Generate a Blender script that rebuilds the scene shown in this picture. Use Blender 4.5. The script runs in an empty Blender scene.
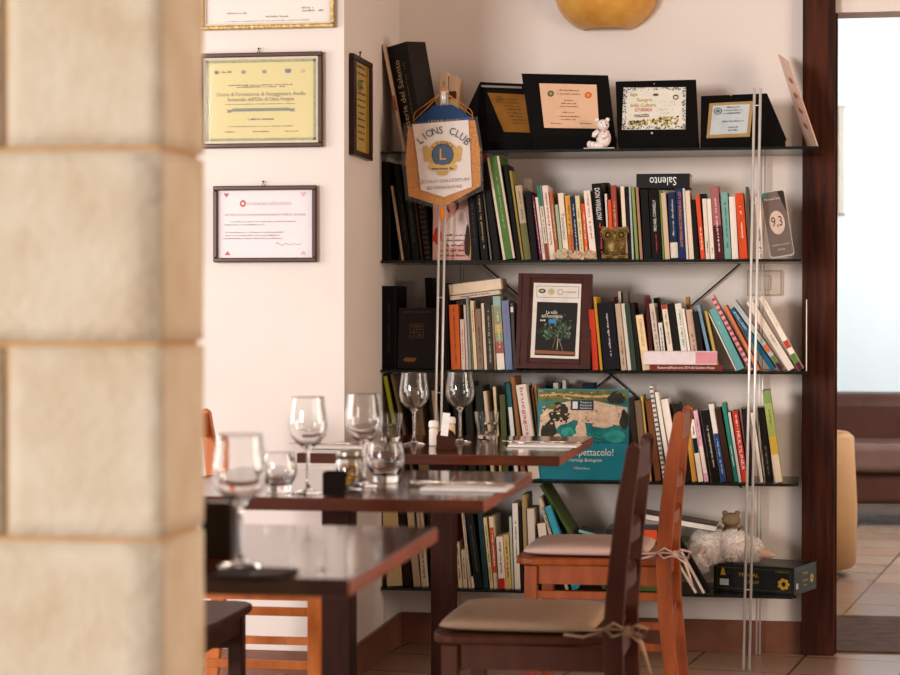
import bpy, bmesh, math, random
from mathutils import Vector, Matrix, noise
R = math.radians
PI = math.pi
random.seed(7)
SC = bpy.context.scene
COL = SC.collection

# ---------------------------------------------------------------- camera
CAMZ = 1.13
cam_d = bpy.data.cameras.new('camera'); cam = bpy.data.objects.new('camera', cam_d); COL.objects.link(cam)
cam.location = (0, 0, CAMZ)
cam.rotation_euler = (R(90 - 0.74), 0, R(9.61))
cam_d.sensor_width = 36; cam_d.lens = 85; cam_d.clip_start = .05
cam_d.dof.use_dof = True; cam_d.dof.focus_distance = 6.75; cam_d.dof.aperture_fstop = 4.5
SC.camera = cam
F = 2125.0
CM = (Matrix.Rotation(R(9.61), 3, 'Z') @ Matrix.Rotation(R(90 - 0.74), 3, 'X'))
C0 = Vector((0, 0, CAMZ))
def ray(px, py): return CM @ Vector(((px-450)/F, (337.5-py)/F, -1))
def P(px, py, Y):
    d = ray(px, py); return C0 + d*(Y/d.y)
def PX(px, py, X):
    d = ray(px, py); return C0 + d*(X/d.x)
def PZ(px, py, z):
    d = ray(px, py); return C0 + d*((z-CAMZ)/d.z)
def PP(px, py, o, n):
    d = ray(px, py); return C0 + d*((o-C0).dot(n)/d.dot(n))

# ---------------------------------------------------------------- light
SC.view_settings.view_transform = 'Standard'; SC.view_settings.look = 'None'
SC.view_settings.gamma = 1; SC.view_settings.use_curve_mapping = False
SC.view_settings.exposure = 0.0
w = bpy.data.worlds.new('world'); SC.world = w; w.use_nodes = True
bg = w.node_tree.nodes['Background']; bg.inputs[0].default_value = (1, .90, .82, 1); bg.inputs[1].default_value = .30
def area(name, loc, target, sx, sy, power, color):
    l = bpy.data.lights.new(name, 'AREA'); l.shape = 'RECTANGLE'; l.size = sx; l.size_y = sy; l.energy = power; l.color = color
    o = bpy.data.objects.new(name, l); COL.objects.link(o); o.location = loc
    o.rotation_euler = (Vector(target)-Vector(loc)).to_track_quat('-Z', 'Y').to_euler(); return o
area('window_light_rear', (-7.4, -7.6, 2.3), (-.2, 7, 1.2), 3.2, 2.6, 1360, (1, .965, .94))
area('window_light_left', (-3.9, 4.6, 1.5), (-1.5, 5.6, 1.0), 1.6, 1.6, 60, (1, .94, .89))
area('doorway_light_right', (3.4, 4.0, 1.5), (-.8, 4.9, .7), 1.8, 2.0, 110, (1, .78, .60))
area('far_room_light', (1.9, 9.2, 2.5), (1.2, 12.0, 1.3), 2.0, 1.2, 190, (.94, .98, 1))

# ---------------------------------------------------------------- materials
def s2l(c):
    c /= 255.0
    return c/12.92 if c <= .04045 else ((c+.055)/1.055)**2.4
def rgb(h):
    h = h.lstrip('#'); return (s2l(int(h[0:2], 16)), s2l(int(h[2:4], 16)), s2l(int(h[4:6], 16)), 1)
MC = {}
def mat(hexc, rough=.6, metal=0, var=.06, scale=40, bump=0, coat=0, spec=.2, hex2=None, stretch=None):
    key = (hexc, rough, metal, var, scale, bump, coat, spec, hex2, stretch)
    if key in MC: return MC[key]
    m = bpy.data.materials.new('mat_'+hexc); m.use_nodes = True; nt = m.node_tree; b = nt.nodes['Principled BSDF']
    b.inputs['Roughness'].default_value = rough; b.inputs['Metallic'].default_value = metal
    b.inputs['Coat Weight'].default_value = coat*.25; b.inputs['Coat Roughness'].default_value = .08
    b.inputs['Specular IOR Level'].default_value = spec
    c = rgb(hexc)
    tc = nt.nodes.new('ShaderNodeTexCoord'); mp = nt.nodes.new('ShaderNodeMapping'); nz = nt.nodes.new('ShaderNodeTexNoise')
    nt.links.new(tc.outputs['Object'], mp.inputs[0]); nt.links.new(mp.outputs[0], nz.inputs['Vector'])
    if stretch: mp.inputs['Scale'].default_value = stretch
    nz.inputs['Scale'].default_value = scale; nz.inputs['Detail'].default_value = 4
    rp = nt.nodes.new('ShaderNodeValToRGB'); rp.color_ramp.elements[0].position = .3; rp.color_ramp.elements[1].position = .7
    if hex2: rp.color_ramp.elements[0].color = c; rp.color_ramp.elements[1].color = rgb(hex2)
    else:
        rp.color_ramp.elements[0].color = (c[0]*(1-var), c[1]*(1-var), c[2]*(1-var), 1)
        rp.color_ramp.elements[1].color = (min(1, c[0]*(1+var)), min(1, c[1]*(1+var)), min(1, c[2]*(1+var)), 1)
    nt.links.new(nz.outputs['Fac'], rp.inputs[0]); nt.links.new(rp.outputs[0], b.inputs['Base Color'])
    if bump:
        bp = nt.nodes.new('ShaderNodeBump'); bp.inputs['Strength'].default_value = bump; bp.inputs['Distance'].default_value = .01
        nt.links.new(nz.outputs['Fac'], bp.inputs['Height']); nt.links.new(bp.outputs[0], b.inputs['Normal'])
    MC[key] = m; return m
def glassmat(name, tint=(1, 1, 1), rough=0.0, ior=1.45):
    m = bpy.data.materials.new(name); m.use_nodes = True; nt = m.node_tree; b = nt.nodes['Principled BSDF']
    b.inputs['Base Color'].default_value = (*tint, 1); b.inputs['Roughness'].default_value = rough
    b.inputs['Transmission Weight'].default_value = 1; b.inputs['IOR'].default_value = ior
    return m
def sheer(name, tint, fac, rough=.1, bump=0):
    m = bpy.data.materials.new(name); m.use_nodes = True; nt = m.node_tree; b = nt.nodes['Principled BSDF']
    b.inputs['Base Color'].default_value = (*tint, 1); b.inputs['Roughness'].default_value = rough
    b.inputs['Alpha'].default_value = fac
    if bump:
        nz = nt.nodes.new('ShaderNodeTexNoise'); nz.inputs['Scale'].default_value = 60
        bp = nt.nodes.new('ShaderNodeBump'); bp.inputs['Strength'].default_value = bump; bp.inputs['Distance'].default_value = .01
        nt.links.new(nz.outputs['Fac'], bp.inputs['Height']); nt.links.new(bp.outputs[0], b.inputs['Normal'])
    return m
GLASS = glassmat('clear_glass')
PAGES = mat('e2d3bd', .9, var=.12, scale=300)
BLACK = mat('0c0a09', .55, var=.15, spec=.1)
CHROME = mat('dedad6', .38, .4, var=.04, spec=.5)
WOODT = mat('3a160a', .14, hex2='572411', scale=6, stretch=(1, 9, 9), coat=1, spec=.5)
EDGE_LIT = mat('7a3418', .35, hex2='944a26', scale=8, stretch=(1, 1, 6), coat=.4)  # lighter copy of the table wood: side light put into the colour
DARKW = mat('2a120b', .65, hex2='381a10', scale=8, stretch=(6, 6, 1), spec=.12)

# ---------------------------------------------------------------- mesh helpers
class MB:
    def __init__(s): s.v = []; s.f = []; s.m = []; s.sm = []
    def add(s, vs, fs, mi=0, smooth=False):
        o = len(s.v); s.v += [tuple(v) for v in vs]
        for f in fs: s.f.append([i+o for i in f]); s.m.append(mi); s.sm.append(smooth)
        return s
    def box(s, x0, x1, y0, y1, z0, z1, mi=0, M=None):
        vs = [Vector((x, y, z)) for x in (x0, x1) for y in (y0, y1) for z in (z0, z1)]
        if M: vs = [M @ v for v in vs]
        return s.add(vs, [(0, 1, 3, 2), (4, 6, 7, 5), (0, 4, 5, 1), (2, 3, 7, 6), (0, 2, 6, 4), (1, 5, 7, 3)], mi)
    def bbox(s, x0, x1, y0, y1, z0, z1, b=.003, mi=0, seg=2, M=None):   # bevelled box
        bm = bmesh.new(); bmesh.ops.create_cube(bm, size=1)
        for v in bm.verts: v.co = Vector(((x0+x1)/2+v.co.x*(x1-x0), (y0+y1)/2+v.co.y*(y1-y0), (z0+z1)/2+v.co.z*(z1-z0)))
        b = min(b, .45*min(abs(x1-x0), abs(y1-y0), abs(z1-z0)))
        bmesh.ops.bevel(bm, geom=bm.edges[:], offset=b, segments=seg, affect='EDGES', profile=.5)
        if M: bm.transform(M)
        return s.bm(bm, mi)
    def bm(s, bm, mi=0, smooth=False):
        bm.verts.index_update(); s.add([v.co.copy() for v in bm.verts], [[v.index for v in f.verts] for f in bm.faces], mi, smooth); bm.free(); return s
    def prism(s, pts, axis, a0, a1, mi=0, M=None, smooth=False):   # 2D polygon extruded along an axis
        n = len(pts)
        def mk(p, a):
            v = {'x': (a, p[0], p[1]), 'y': (p[0], a, p[1]), 'z': (p[0], p[1], a)}[axis]; v = Vector(v); return M @ v if M else v
        vs = [mk(p, a0) for p in pts]+[mk(p, a1) for p in pts]
        s.add(vs, [list(range(n))[::-1], list(range(n, 2*n))], mi)
        s.add(vs, [(i, (i+1) % n, (i+1) % n+n, i+n) for i in range(n)], mi, smooth); return s
    def slab(s, q, n, t, mi=0):    # planar polygon q (world/local pts) extruded by -n*t
        k = len(q); vs = list(q)+[p-n*t for p in q]
        return s.add(vs, [list(range(k)), list(range(k, 2*k))[::-1]]+[(i, i+k, (i+1) % k+k, (i+1) % k) for i in range(k)], mi)
    def lathe(s, prof, seg=32, c=(0, 0, 0), mi=0, M=None, smooth=True, sq=1.0):
        vs = []; fs = []
        for r, z in prof:
            for i in range(seg):
                a = 2*PI*i/seg; vs.append(Vector((c[0]+r*math.cos(a), c[1]+r*sq*math.sin(a), c[2]+z)))
        for j in range(len(prof)-1):
            for i in range(seg):
                k = (i+1) % seg; fs.append((j*seg+i, j*seg+k, (j+1)*seg+k, (j+1)*seg+i))
        if prof[0][0] > 1e-5: fs.append(list(range(seg))[::-1])
        if prof[-1][0] > 1e-5: fs.append([(len(prof)-1)*seg+i for i in range(seg)])
        if M: vs = [M @ v for v in vs]
        return s.add(vs, fs, mi, smooth)
    def tube(s, pts, r, seg=8, mi=0, taper=None, flat=1.0):
        pts = [Vector(p) for p in pts]; n = len(pts); vs = []; fs = []
        up = Vector((0, 0, 1))
        for j, p in enumerate(pts):
            t = (pts[min(j+1, n-1)]-pts[max(j-1, 0)]).normalized()
            a = t.cross(up)
            if a.length < .1: a = t.cross(Vector((0, 1, 0)))
            a.normalize(); b = t.cross(a).normalized()
            rr = r*(taper[j] if taper else 1)
            for i in range(seg):
                an = 2*PI*i/seg; vs.append(p+a*rr*math.cos(an)+b*rr*flat*math.sin(an))
        for j in range(n-1):
            for i in range(seg):
                k = (i+1) % seg; fs.append((j*seg+i, j*seg+k, (j+1)*seg+k, (j+1)*seg+i))
        fs.append(list(range(seg))[::-1]); fs.append([(n-1)*seg+i for i in range(seg)])
        return s.add(vs, fs, mi, True)
    def ball(s, c, r, mi=0, M=None, seg=16):
        if isinstance(r, (int, float)): r = (r, r, r)
        vs = []; fs = []; h = seg//2
        for j in range(h+1):
            ph = PI*j/h
            for i in range(seg):
                th = 2*PI*i/seg; v = Vector((r[0]*math.sin(ph)*math.cos(th), r[1]*math.sin(ph)*math.sin(th), r[2]*math.cos(ph)))
                if M: v = M @ v
                vs.append(v+Vector(c))
        for j in range(h):
            for i in range(seg):
                k = (i+1) % seg; fs.append((j*seg+i, (j+1)*seg+i, (j+1)*seg+k, j*seg+k))
        return s.add(vs, fs, mi, True)
    def mesh(s, name, mats):
        me = bpy.data.meshes.new(name); me.from_pydata(s.v, [], s.f)
        for m in (mats if isinstance(mats, (list, tuple)) else [mats]): me.materials.append(m)
        me.polygons.foreach_set('material_index', s.m); me.polygons.foreach_set('use_smooth', s.sm)
        me.update()
        bm = bmesh.new(); bm.from_mesh(me); bmesh.ops.remove_doubles(bm, verts=bm.verts, dist=1e-6)
        bmesh.ops.recalc_face_normals(bm, faces=bm.faces); bm.to_mesh(me); bm.free()
        return me
    def build(s, name, mats, parent=None, label=None):
        o = bpy.data.objects.new(name, s.mesh(name, mats)); COL.objects.link(o)
        if parent: o.parent = parent
        if label: o['label'] = label
        return o
def thing(name, label, cat, loc=(0, 0, 0), rot=(0, 0, 0), group=None):
    o = bpy.data.objects.new(name, None); COL.objects.link(o); o.empty_display_size = .05
    o.location = loc; o.rotation_euler = rot; o['label'] = label; o['category'] = cat
    if group: o['group'] = group
    return o
def tag(o, label, cat, group=None, loc=None):
    o['label'] = label; o['category'] = cat
    if group: o['group'] = group
    if loc is not None: o.location = loc
    return o
def structure(o): o['kind'] = 'structure'; return o
TC = {}
def textmesh(body, size, spacing=1):
    k = (body, spacing)
    if k not in TC:
        c = bpy.data.curves.new('t', 'FONT'); c.body = body; c.size = 1; c.align_x = 'CENTER'; c.align_y = 'CENTER'; c.resolution_u = 2; c.space_character = spacing
        o = bpy.data.objects.new('t', c); COL.objects.link(o); bpy.context.view_layer.update()
        me = bpy.data.meshes.new_from_object(o.evaluated_get(bpy.context.evaluated_depsgraph_get()))
        TC[k] = ([v.co.copy() for v in me.vertices], [list(p.vertices) for p in me.polygons])
        bpy.data.objects.remove(o); bpy.data.curves.remove(c); bpy.data.meshes.remove(me)
    vs, fs = TC[k]; return [v*size for v in vs], fs
def put_text(mb, body, size, c, ux, uz, rot=0, mi=0, sx=1, spacing=1, fit=None):
    """text centred at c in the plane spanned by ux (reading right) and uz (up)"""
    vs, fs = textmesh(body, size, spacing)
    if fit and vs:
        wd = max(v.x for v in vs)-min(v.x for v in vs); sx = fit/wd
    ca, sa = math.cos(rot), math.sin(rot); out = []
    for v in vs:
        x = v.x*sx; y = v.y; out.append(c+ux*(x*ca-y*sa)+uz*(x*sa+y*ca))
    mb.add(out, fs, mi)
def scribble(mb, c, ux, uz, length, h, mi=0, rnd=random, dens=1.0):
    """a row of tiny blurred letter-like strokes centred at c"""
    x = -length/2
    while x < length/2:
        wd = h*rnd.uniform(.25, .6); hh = h*rnd.choice((.6, .6, .65, 1.0))
        if rnd.random() < .86*dens:
            a = c+ux*x-uz*h*.3; mb.add([a, a+ux*min(wd, length/2-x), a+ux*min(wd, length/2-x)+uz*hh, a+uz*hh], [(0, 1, 2, 3)], mi)
        x += wd+h*.16
def rect(mb, c, ux, uz, wd, h, mi=0):
    a = c-ux*wd/2-uz*h/2; mb.add([a, a+ux*wd, a+ux*wd+uz*h, a+uz*h], [(0, 1, 2, 3)], mi)
def disc(mb, c, ux, uz, r, mi=0, n=28, r2=None, rz=1):
    if r2: 
        vs = [c+ux*math.cos(2*PI*i/n)*q+uz*math.sin(2*PI*i/n)*q*rz for q in (r, r2) for i in range(n)]
        mb.add(vs, [(i, (i+1) % n, (i+1) % n+n, i+n) for i in range(n)], mi)
    else: mb.add([c+ux*math.cos(2*PI*i/n)*r+uz*math.sin(2*PI*i/n)*r*rz for i in range(n)], [list(range(n))], mi)
VX, VY, VZ = Vector((1, 0, 0)), Vector((0, 1, 0)), Vector((0, 0, 1))

# ---------------------------------------------------------------- room shell
YW, YL, XR = 7.08, 6.215, -1.373       # shelf wall, certificate wall, return wall
WALL = mat('ddd3cd', .85, var=.03, scale=3, bump=.02)
WALLF = mat('dde3e4', .8, var=.02, scale=2)
def tilemat():
    m = bpy.data.materials.new('floor_tiles'); m.use_nodes = True; nt = m.node_tree; b = nt.nodes['Principled BSDF']
    tc = nt.nodes.new('ShaderNodeTexCoord'); mp = nt.nodes.new('ShaderNodeMapping'); br = nt.nodes.new('ShaderNodeTexBrick'); nz = nt.nodes.new('ShaderNodeTexNoise')
    nt.links.new(tc.outputs['Object'], mp.inputs[0]); mp.inputs['Rotation'].default_value = (0, 0, R(8)); nt.links.new(mp.outputs[0], br.inputs['Vector'])
    br.offset = 0; br.inputs['Scale'].default_value = 1; br.inputs['Brick Width'].default_value = .33; br.inputs['Row Height'].default_value = .33
    br.inputs['Mortar Size'].default_value = .005; br.inputs['Color1'].default_value = rgb('a98a74'); br.inputs['Color2'].default_value = rgb('b8977f'); br.inputs['Mortar'].default_value = rgb('5e4434')
    nz.inputs['Scale'].default_value = 5; nz.inputs['Detail'].default_value = 6; nt.links.new(tc.outputs['Object'], nz.inputs['Vector'])
    mx = nt.nodes.new('ShaderNodeMix'); mx.data_type = 'RGBA'; mx.blend_type = 'MULTIPLY'; mx.inputs[0].default_value = .35
    nt.links.new(br.outputs['Color'], mx.inputs[6]); nt.links.new(nz.outputs['Color'], mx.inputs[7]); nt.links.new(mx.outputs[2], b.inputs['Base Color'])
    b.inputs['Roughness'].default_value = .22
    return m
structure(MB().box(-4.2, 4.2, -3.6, 13.2, -.05, 0).build('floor', tilemat()))
structure(MB().box(-4.2, 4.2, 1.0, 13.2, 2.95, 3.0).build('ceiling', WALL))
JX0 = P(802, 337, 7.04).x; JX1 = P(835, 337, 7.04).x      # timber jamb
structure(MB().box(XR-.1, JX0+.02, YW, YW+.15, 0, 2.95).box(JX0+.02, 4.2, YW, YW+.15, P(860, 12, YW).z, 2.95).box(JX1+1.1, 4.2, YW, YW+.15, 0, P(860, 12, YW).z).build('wall_back', WALL))
structure(MB().box(-4.2, XR, YL, YL+.12, 0, 2.95).box(XR-.12, XR, YL+.12, YW+.15, 0, 2.95).build('wall_left', WALL))
structure(MB().box(-1.5, 4.2, 12.6, 12.75, 0, 2.95).box(4.05, 4.2, 7.23, 12.6, 0, 2.95).box(-1.6, -1.5, 7.23, 12.75, 0, 2.95).build('wall_far', WALLF))
BASE = mat('6b4331', .3, hex2='7d5140', scale=12)
structure(MB().bbox(XR+.012, JX0, YW-.012, YW, 0, .105, .002).build('baseboard_back', BASE))
structure(MB().bbox(XR, XR+.012, YL-.012, YW, 0, .105, .002).bbox(-4.2, XR, YL-.012, YL, 0, .105, .002).build('baseboard_left', BASE))
JW = mat('220e07', .5, hex2='4c2210', scale=5, stretch=(12, 12, .8), spec=.15)
structure(MB().bbox(JX0, JX1, 7.04, 7.26, 0, 2.9, .003).bbox(JX1-.004, JX1+.008, 7.09, 7.26, 0, 2.9, .002).build('trim_1', JW))
zt = P(860, 12, YW).z
structure(MB().box(JX1-.02, JX1+1.1, 7.12, 7.95, 0, .006).build('trim_2', mat('4a2f20', .6, hex2='6b4a36', scale=14, spec=.1)))
# stone pillar: bevelled weathered blocks with mortar between
def stone():
    m = bpy.data.materials.new('tufa_stone'); m.use_nodes = True; nt = m.node_tree; b = nt.nodes['Principled BSDF']; b.inputs['Roughness'].default_value = .95
    b.inputs['Specular IOR Level'].default_value = .1
    tc = nt.nodes.new('ShaderNodeTexCoord'); n1 = nt.nodes.new('ShaderNodeTexNoise'); n2 = nt.nodes.new('ShaderNodeTexNoise')
    n1.inputs['Scale'].default_value = 9; n1.inputs['Detail'].default_value = 5; n2.inputs['Scale'].default_value = 55
    rp = nt.nodes.new('ShaderNodeValToRGB'); rp.color_ramp.elements[0].color = rgb('d2bc9e'); rp.color_ramp.elements[1].color = rgb('e0d1ba'); rp.color_ramp.elements[0].position = .3; rp.color_ramp.elements[1].position = .62
    nt.links.new(tc.outputs['Object'], n1.inputs['Vector']); nt.links.new(tc.outputs['Object'], n2.inputs['Vector'])
    nt.links.new(n1.outputs['Fac'], rp.inputs[0]); nt.links.new(rp.outputs[0], b.inputs['Base Color'])
    bp = nt.nodes.new('ShaderNodeBump'); bp.inputs['Strength'].default_value = .5; bp.inputs['Distance'].default_value = .006
    nt.links.new(n2.outputs['Fac'], bp.inputs['Height']); nt.links.new(bp.outputs[0], b.inputs['Normal']); return m
PX1 = P(162, 337, 2.55).x; PY0, PY1 = 2.55, 2.738
mb = MB(); mb.box(PX1-.53, PX1-.007, PY0+.007, PY1-.007, 0, 2.95, 1)
zc = P(100, 148, 2.55).z; hh = .2455; k = -6; z = zc-6*hh
while z < 2.9:
    z0 = max(z, 0); z1 = min(z+hh, 2.95)
    split = PX1-.206
    for (xa, xb) in (((PX1-.535, split-.004), (split+.004, PX1)) if k % 2 == 0 else ((PX1-.535, PX1),)):
        bm = bmesh.new(); bmesh.ops.create_cube(bm, size=1)
        for v in bm.verts: v.co = Vector(((xa+xb)/2+v.co.x*(xb-xa), (PY0+PY1)/2+v.co.y*(PY1-PY0), (z0+z1)/2+v.co.z*(z1-z0-.007)))
        bmesh.ops.subdivide_edges(bm, edges=bm.edges[:], cuts=9, use_grid_fill=True)
        ctr = Vector(((xa+xb)/2, (PY0+PY1)/2, (z0+z1)/2))
        for v in bm.verts:
            q = noise.noise(v.co*9+Vector((k, 0, 0))); e = noise.noise(v.co*28)
            d = v.co-ctr; ex = abs(d.x)/((xb-xa)/2); ey = abs(d.y)/((PY1-PY0)/2); ez = abs(d.z)/((z1-z0-.01)/2)
            cnt = sorted((ex, ey, ez))[1]          # near an edge: round and chip
            v.co -= d.normalized()*(.0012*q+.0006*e+(.0015+.010*max(0, q-.05))*max(0, cnt-.9)*8*.5)
        mb.bm(bm, 0, True)
    z += hh; k += 1
structure(mb.build('wall_pillar', [stone(), mat('c39a6e', .95, var=.1, scale=30)]))

# ---------------------------------------------------------------- wall sconce
lz = P(600, 24, 6.92)
s_ = thing('wall_sconce', 'amber glass bowl lamp mounted high on the wall above the shelves', 'lamp', (P(603, 20, 6.95).x, YW, lz.z))
prof = [(.074, 0), (.092, .008), (.115, .024), (.137, .046), (.154, .073), (.166, .11), (.170, .16), (.166, .16), (.161, .11), (.149, .076), (.132, .050), (.11, .029), (.072, .005)]
m_ = MB()
seg = 28
vs = [Vector((r*math.cos(PI+PI*i/seg)*1.05, r*math.sin(PI+PI*i/seg)*1.0, z)) for r, z in prof for i in range(seg+1)]
m_.add(vs, [(j*(seg+1)+i, j*(seg+1)+i+1, (j+1)*(seg+1)+i+1, (j+1)*(seg+1)+i) for j in range(len(prof)-1) for i in range(seg)], 0, True)
m_.add([Vector((r*1.05*sx, 0, z)) for sx in (1, -1) for r, z in prof], [list(range(13)), list(range(13, 26))[::-1]])
amber = mat('c98a3a', .25, hex2='dba552', scale=14, coat=.4)
m_.build('lamp_shade', amber, s_)
MB().bbox(-.05, .05, -.045, -.001, .06, .15, .005).build('wall_bracket', mat('c0b8ae', .4), s_)

# ---------------------------------------------------------------- shelving unit
YS = 6.75
SH = [P(600, y, YS).z for y in (148.8, 259.6, 370.6, 481.2, 592.0)]
SY = [149, 260.2, 371, 481.6, 592.5]
XE = [P(x, 337, YS).x for x in (819, 801, 809, 799, 797)]
rack = thing('shelving_unit', 'tall shelving unit with dark glass shelves and chrome uprights along the wall', 'shelf', (-.6, 6.9, 0))
SG = sheer('smoked_glass', (.005, .008, .006), .85, .18); SG.node_tree.nodes['Principled BSDF'].inputs['Specular IOR Level'].default_value = .3
off = Vector((-.6, 6.9, 0))
for i, z in enumerate(SH):
    x0 = XR+.004
    pts = [(x0, YS), (XE[i]-.02, YS), (XE[i], YS+.02), (XE[i], 7.035 if i in (0, 2) else 7.05), (x0, 7.05)]
    if i in (0,): pts = [(x0, YS), (XE[i], YS), (XE[i], 7.03), (x0, 7.05)]
    MB().prism([(a-off.x, b-off.y) for a, b in pts], 'z', z-.009, z).build('glass_shelf', SG, rack)
def rods(xt, yt, xb, yb, Y, gap, r=.0042):
    t = P(xt, yt, Y); b = PZ(xb, yb, 0.0); b = P(xb, yb, Y); b.z = 0.0
    for dx in (-gap/2, gap/2):
        MB().tube([t-off+Vector((dx, 0, 0)), b-off+Vector((dx, 0, 0))], r).build('chrome_upright', CHROME, rack)
    L = t-b; n = 6
    for k in range(n):
        p = b+L*((k+.92)/n)-off
        MB().tube([p+Vector((-gap/2, 0, -.03)), p+Vector((gap/2, 0, -.03))], .002, 6).build('rung', CHROME, rack)
rods(757.5, 88, 746.5, 664, YS-.012, .0185)
rods(444.5, 90, 434, 664, YS-.012, .0185)
rods(763.5, 148, 758, 648, 7.04, .011, .003)
rods(464, 148, 458, 648, 7.04, .011, .003)
DKM = mat('2e2823', .5, .3)
YB = 7.065
for a, b in (((480, 262), (742, 488)), ((742, 262), (480, 488))):
    MB().tube([P(*a, YB)-off, P(*b, YB)-off], .003, 6).build('cross_brace', DKM, rack)
# white bracket at the end of the third shelf
ex = P(806.5, 337, 6.85).x
mb = MB(); zb = SH[2]+.001
o = [(6.79, zb), (6.90, zb), (6.90, zb+.2), (6.885, zb+.225), (6.805, zb+.225), (6.79, zb+.2)]
i_ = [(6.83, zb+.07), (6.86, zb+.07), (6.86, zb+.19), (6.845, zb+.2), (6.83, zb+.19)]
WHITEM = mat('e2dad3', .35)
mb.prism([(y-6.85, z-zb) for y, z in [(6.79, zb), (6.83, zb), (6.83, zb+.225), (6.805, zb+.225), (6.79, zb+.205)]], 'x', -.0015, .0015)
mb.prism([(y-6.85, z-zb) for y, z in [(6.86, zb), (6.90, zb), (6.90, zb+.205), (6.885, zb+.225), (6.86, zb+.225)]], 'x', -.0015, .0015)
mb.box(-.0015, .0015, -.02, .01, 0, .07).box(-.0015, .0015, -.02, .01, .195, .225)
tag(mb.build('bookend', WHITEM), 'white slotted metal bookend at the right end of the third shelf', 'bookend', loc=(ex, 6.85, zb))

# ---------------------------------------------------------------- books
ORD = ('top shelf', 'second shelf', 'third shelf', 'fourth shelf', 'bottom shelf')
def mute(hx, k=.16):
    c = [int(hx[i:i+2], 16) for i in (0, 2, 4)]; g = .3*c[0]+.59*c[1]+.11*c[2]
    w_ = (1.0, .965, .93); c = [max(0, min(255, (v*(1-k)+g*k)*w_[i])) for i, v in enumerate(c)]
    return '%02x%02x%02x' % tuple(int(v) for v in c)
def book_parts(t, wd, d, h, hexc, hard=False, bands=(), title=None, marks=None, cap=None, stripes=(), rnd=random):
    """parts of a standing book in its own frame: x thickness, y depth (spine at y=0), z height"""
    th = min(.0025 if hard else .0011, wd*.2); ins = .004 if hard else .0006
    r = min(.004, wd*.3) if hard else min(.0015, wd*.25)
    m = MB()
    outer = [(0, d), (0, r), (r*.3, r*.3), (r, 0), (wd-r, 0), (wd-r*.3, r*.3), (wd, r), (wd, d)]
    inner = [(wd-th, d), (wd-th, th+r*.4), (th, th+r*.4), (th, d)]
    n = len(outer)
    vs = [Vector((x, y, z)) for z in (0, h) for x, y in outer+inner]; N = n+4
    fs = [(i, (i+1) % N, (i+1) % N+N, i+N) for i in range(N)]
    # caps as quads along the U
    capf = [(0, 1, 10, 11), (1, 2, 3, 10), (3, 4, 9, 10), (4, 5, 6, 9), (6, 7, 8, 9)]
    fs += [tuple(reversed(q)) for q in capf]+[tuple(i+N for i in q) for q in capf]
    m.add(vs, fs)
    m.build('cover', mat(mute(hexc), .5, var=.05, scale=25, spec=.1), t)
    MB().box(th, wd-th, th+r*.4, d-ins, ins*.8, h-ins).build('pages', PAGES, t)
    e = -.0003
    for z0, z1, hx in bands:
        MB().box(r*.5, wd-r*.5, e, .001, z0*h, z1*h).build('spine_band', mat(mute(hx), .5, var=.04, spec=.1), t)
    for x0, x1, hx in stripes: MB().box(wd*x0, wd*x1, e*1.5, .001, 0, h).build('spine_border', mat(hx, .6), t)
    ux, uz = VX, VZ
    if title:
        body, hx, zf, fit, rot = title[:5]; sz = min(wd*.9, fit*h*2.2/max(3, len(body)))
        if len(title) > 5: sz = wd*title[5]
        mt = MB(); put_text(mt, body, sz, Vector((wd/2, e*2, h*zf)), ux, uz, R(rot), fit=fit*h); mt.build('title_text', mat(hx, .5), t)
    if marks:
        mt = MB(); hx, z0, z1 = marks[:3]; hgt = min(wd*.36, .006)
        scribble(mt, Vector((wd/2+hgt*.2, e*2, h*(z0+z1)/2)), VZ, -VX, h*(z1-z0), hgt, rnd=rnd, dens=.9)
        mt.build('title_lettering', mat(hx, .5), t)
NB = []
PK = {}
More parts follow.
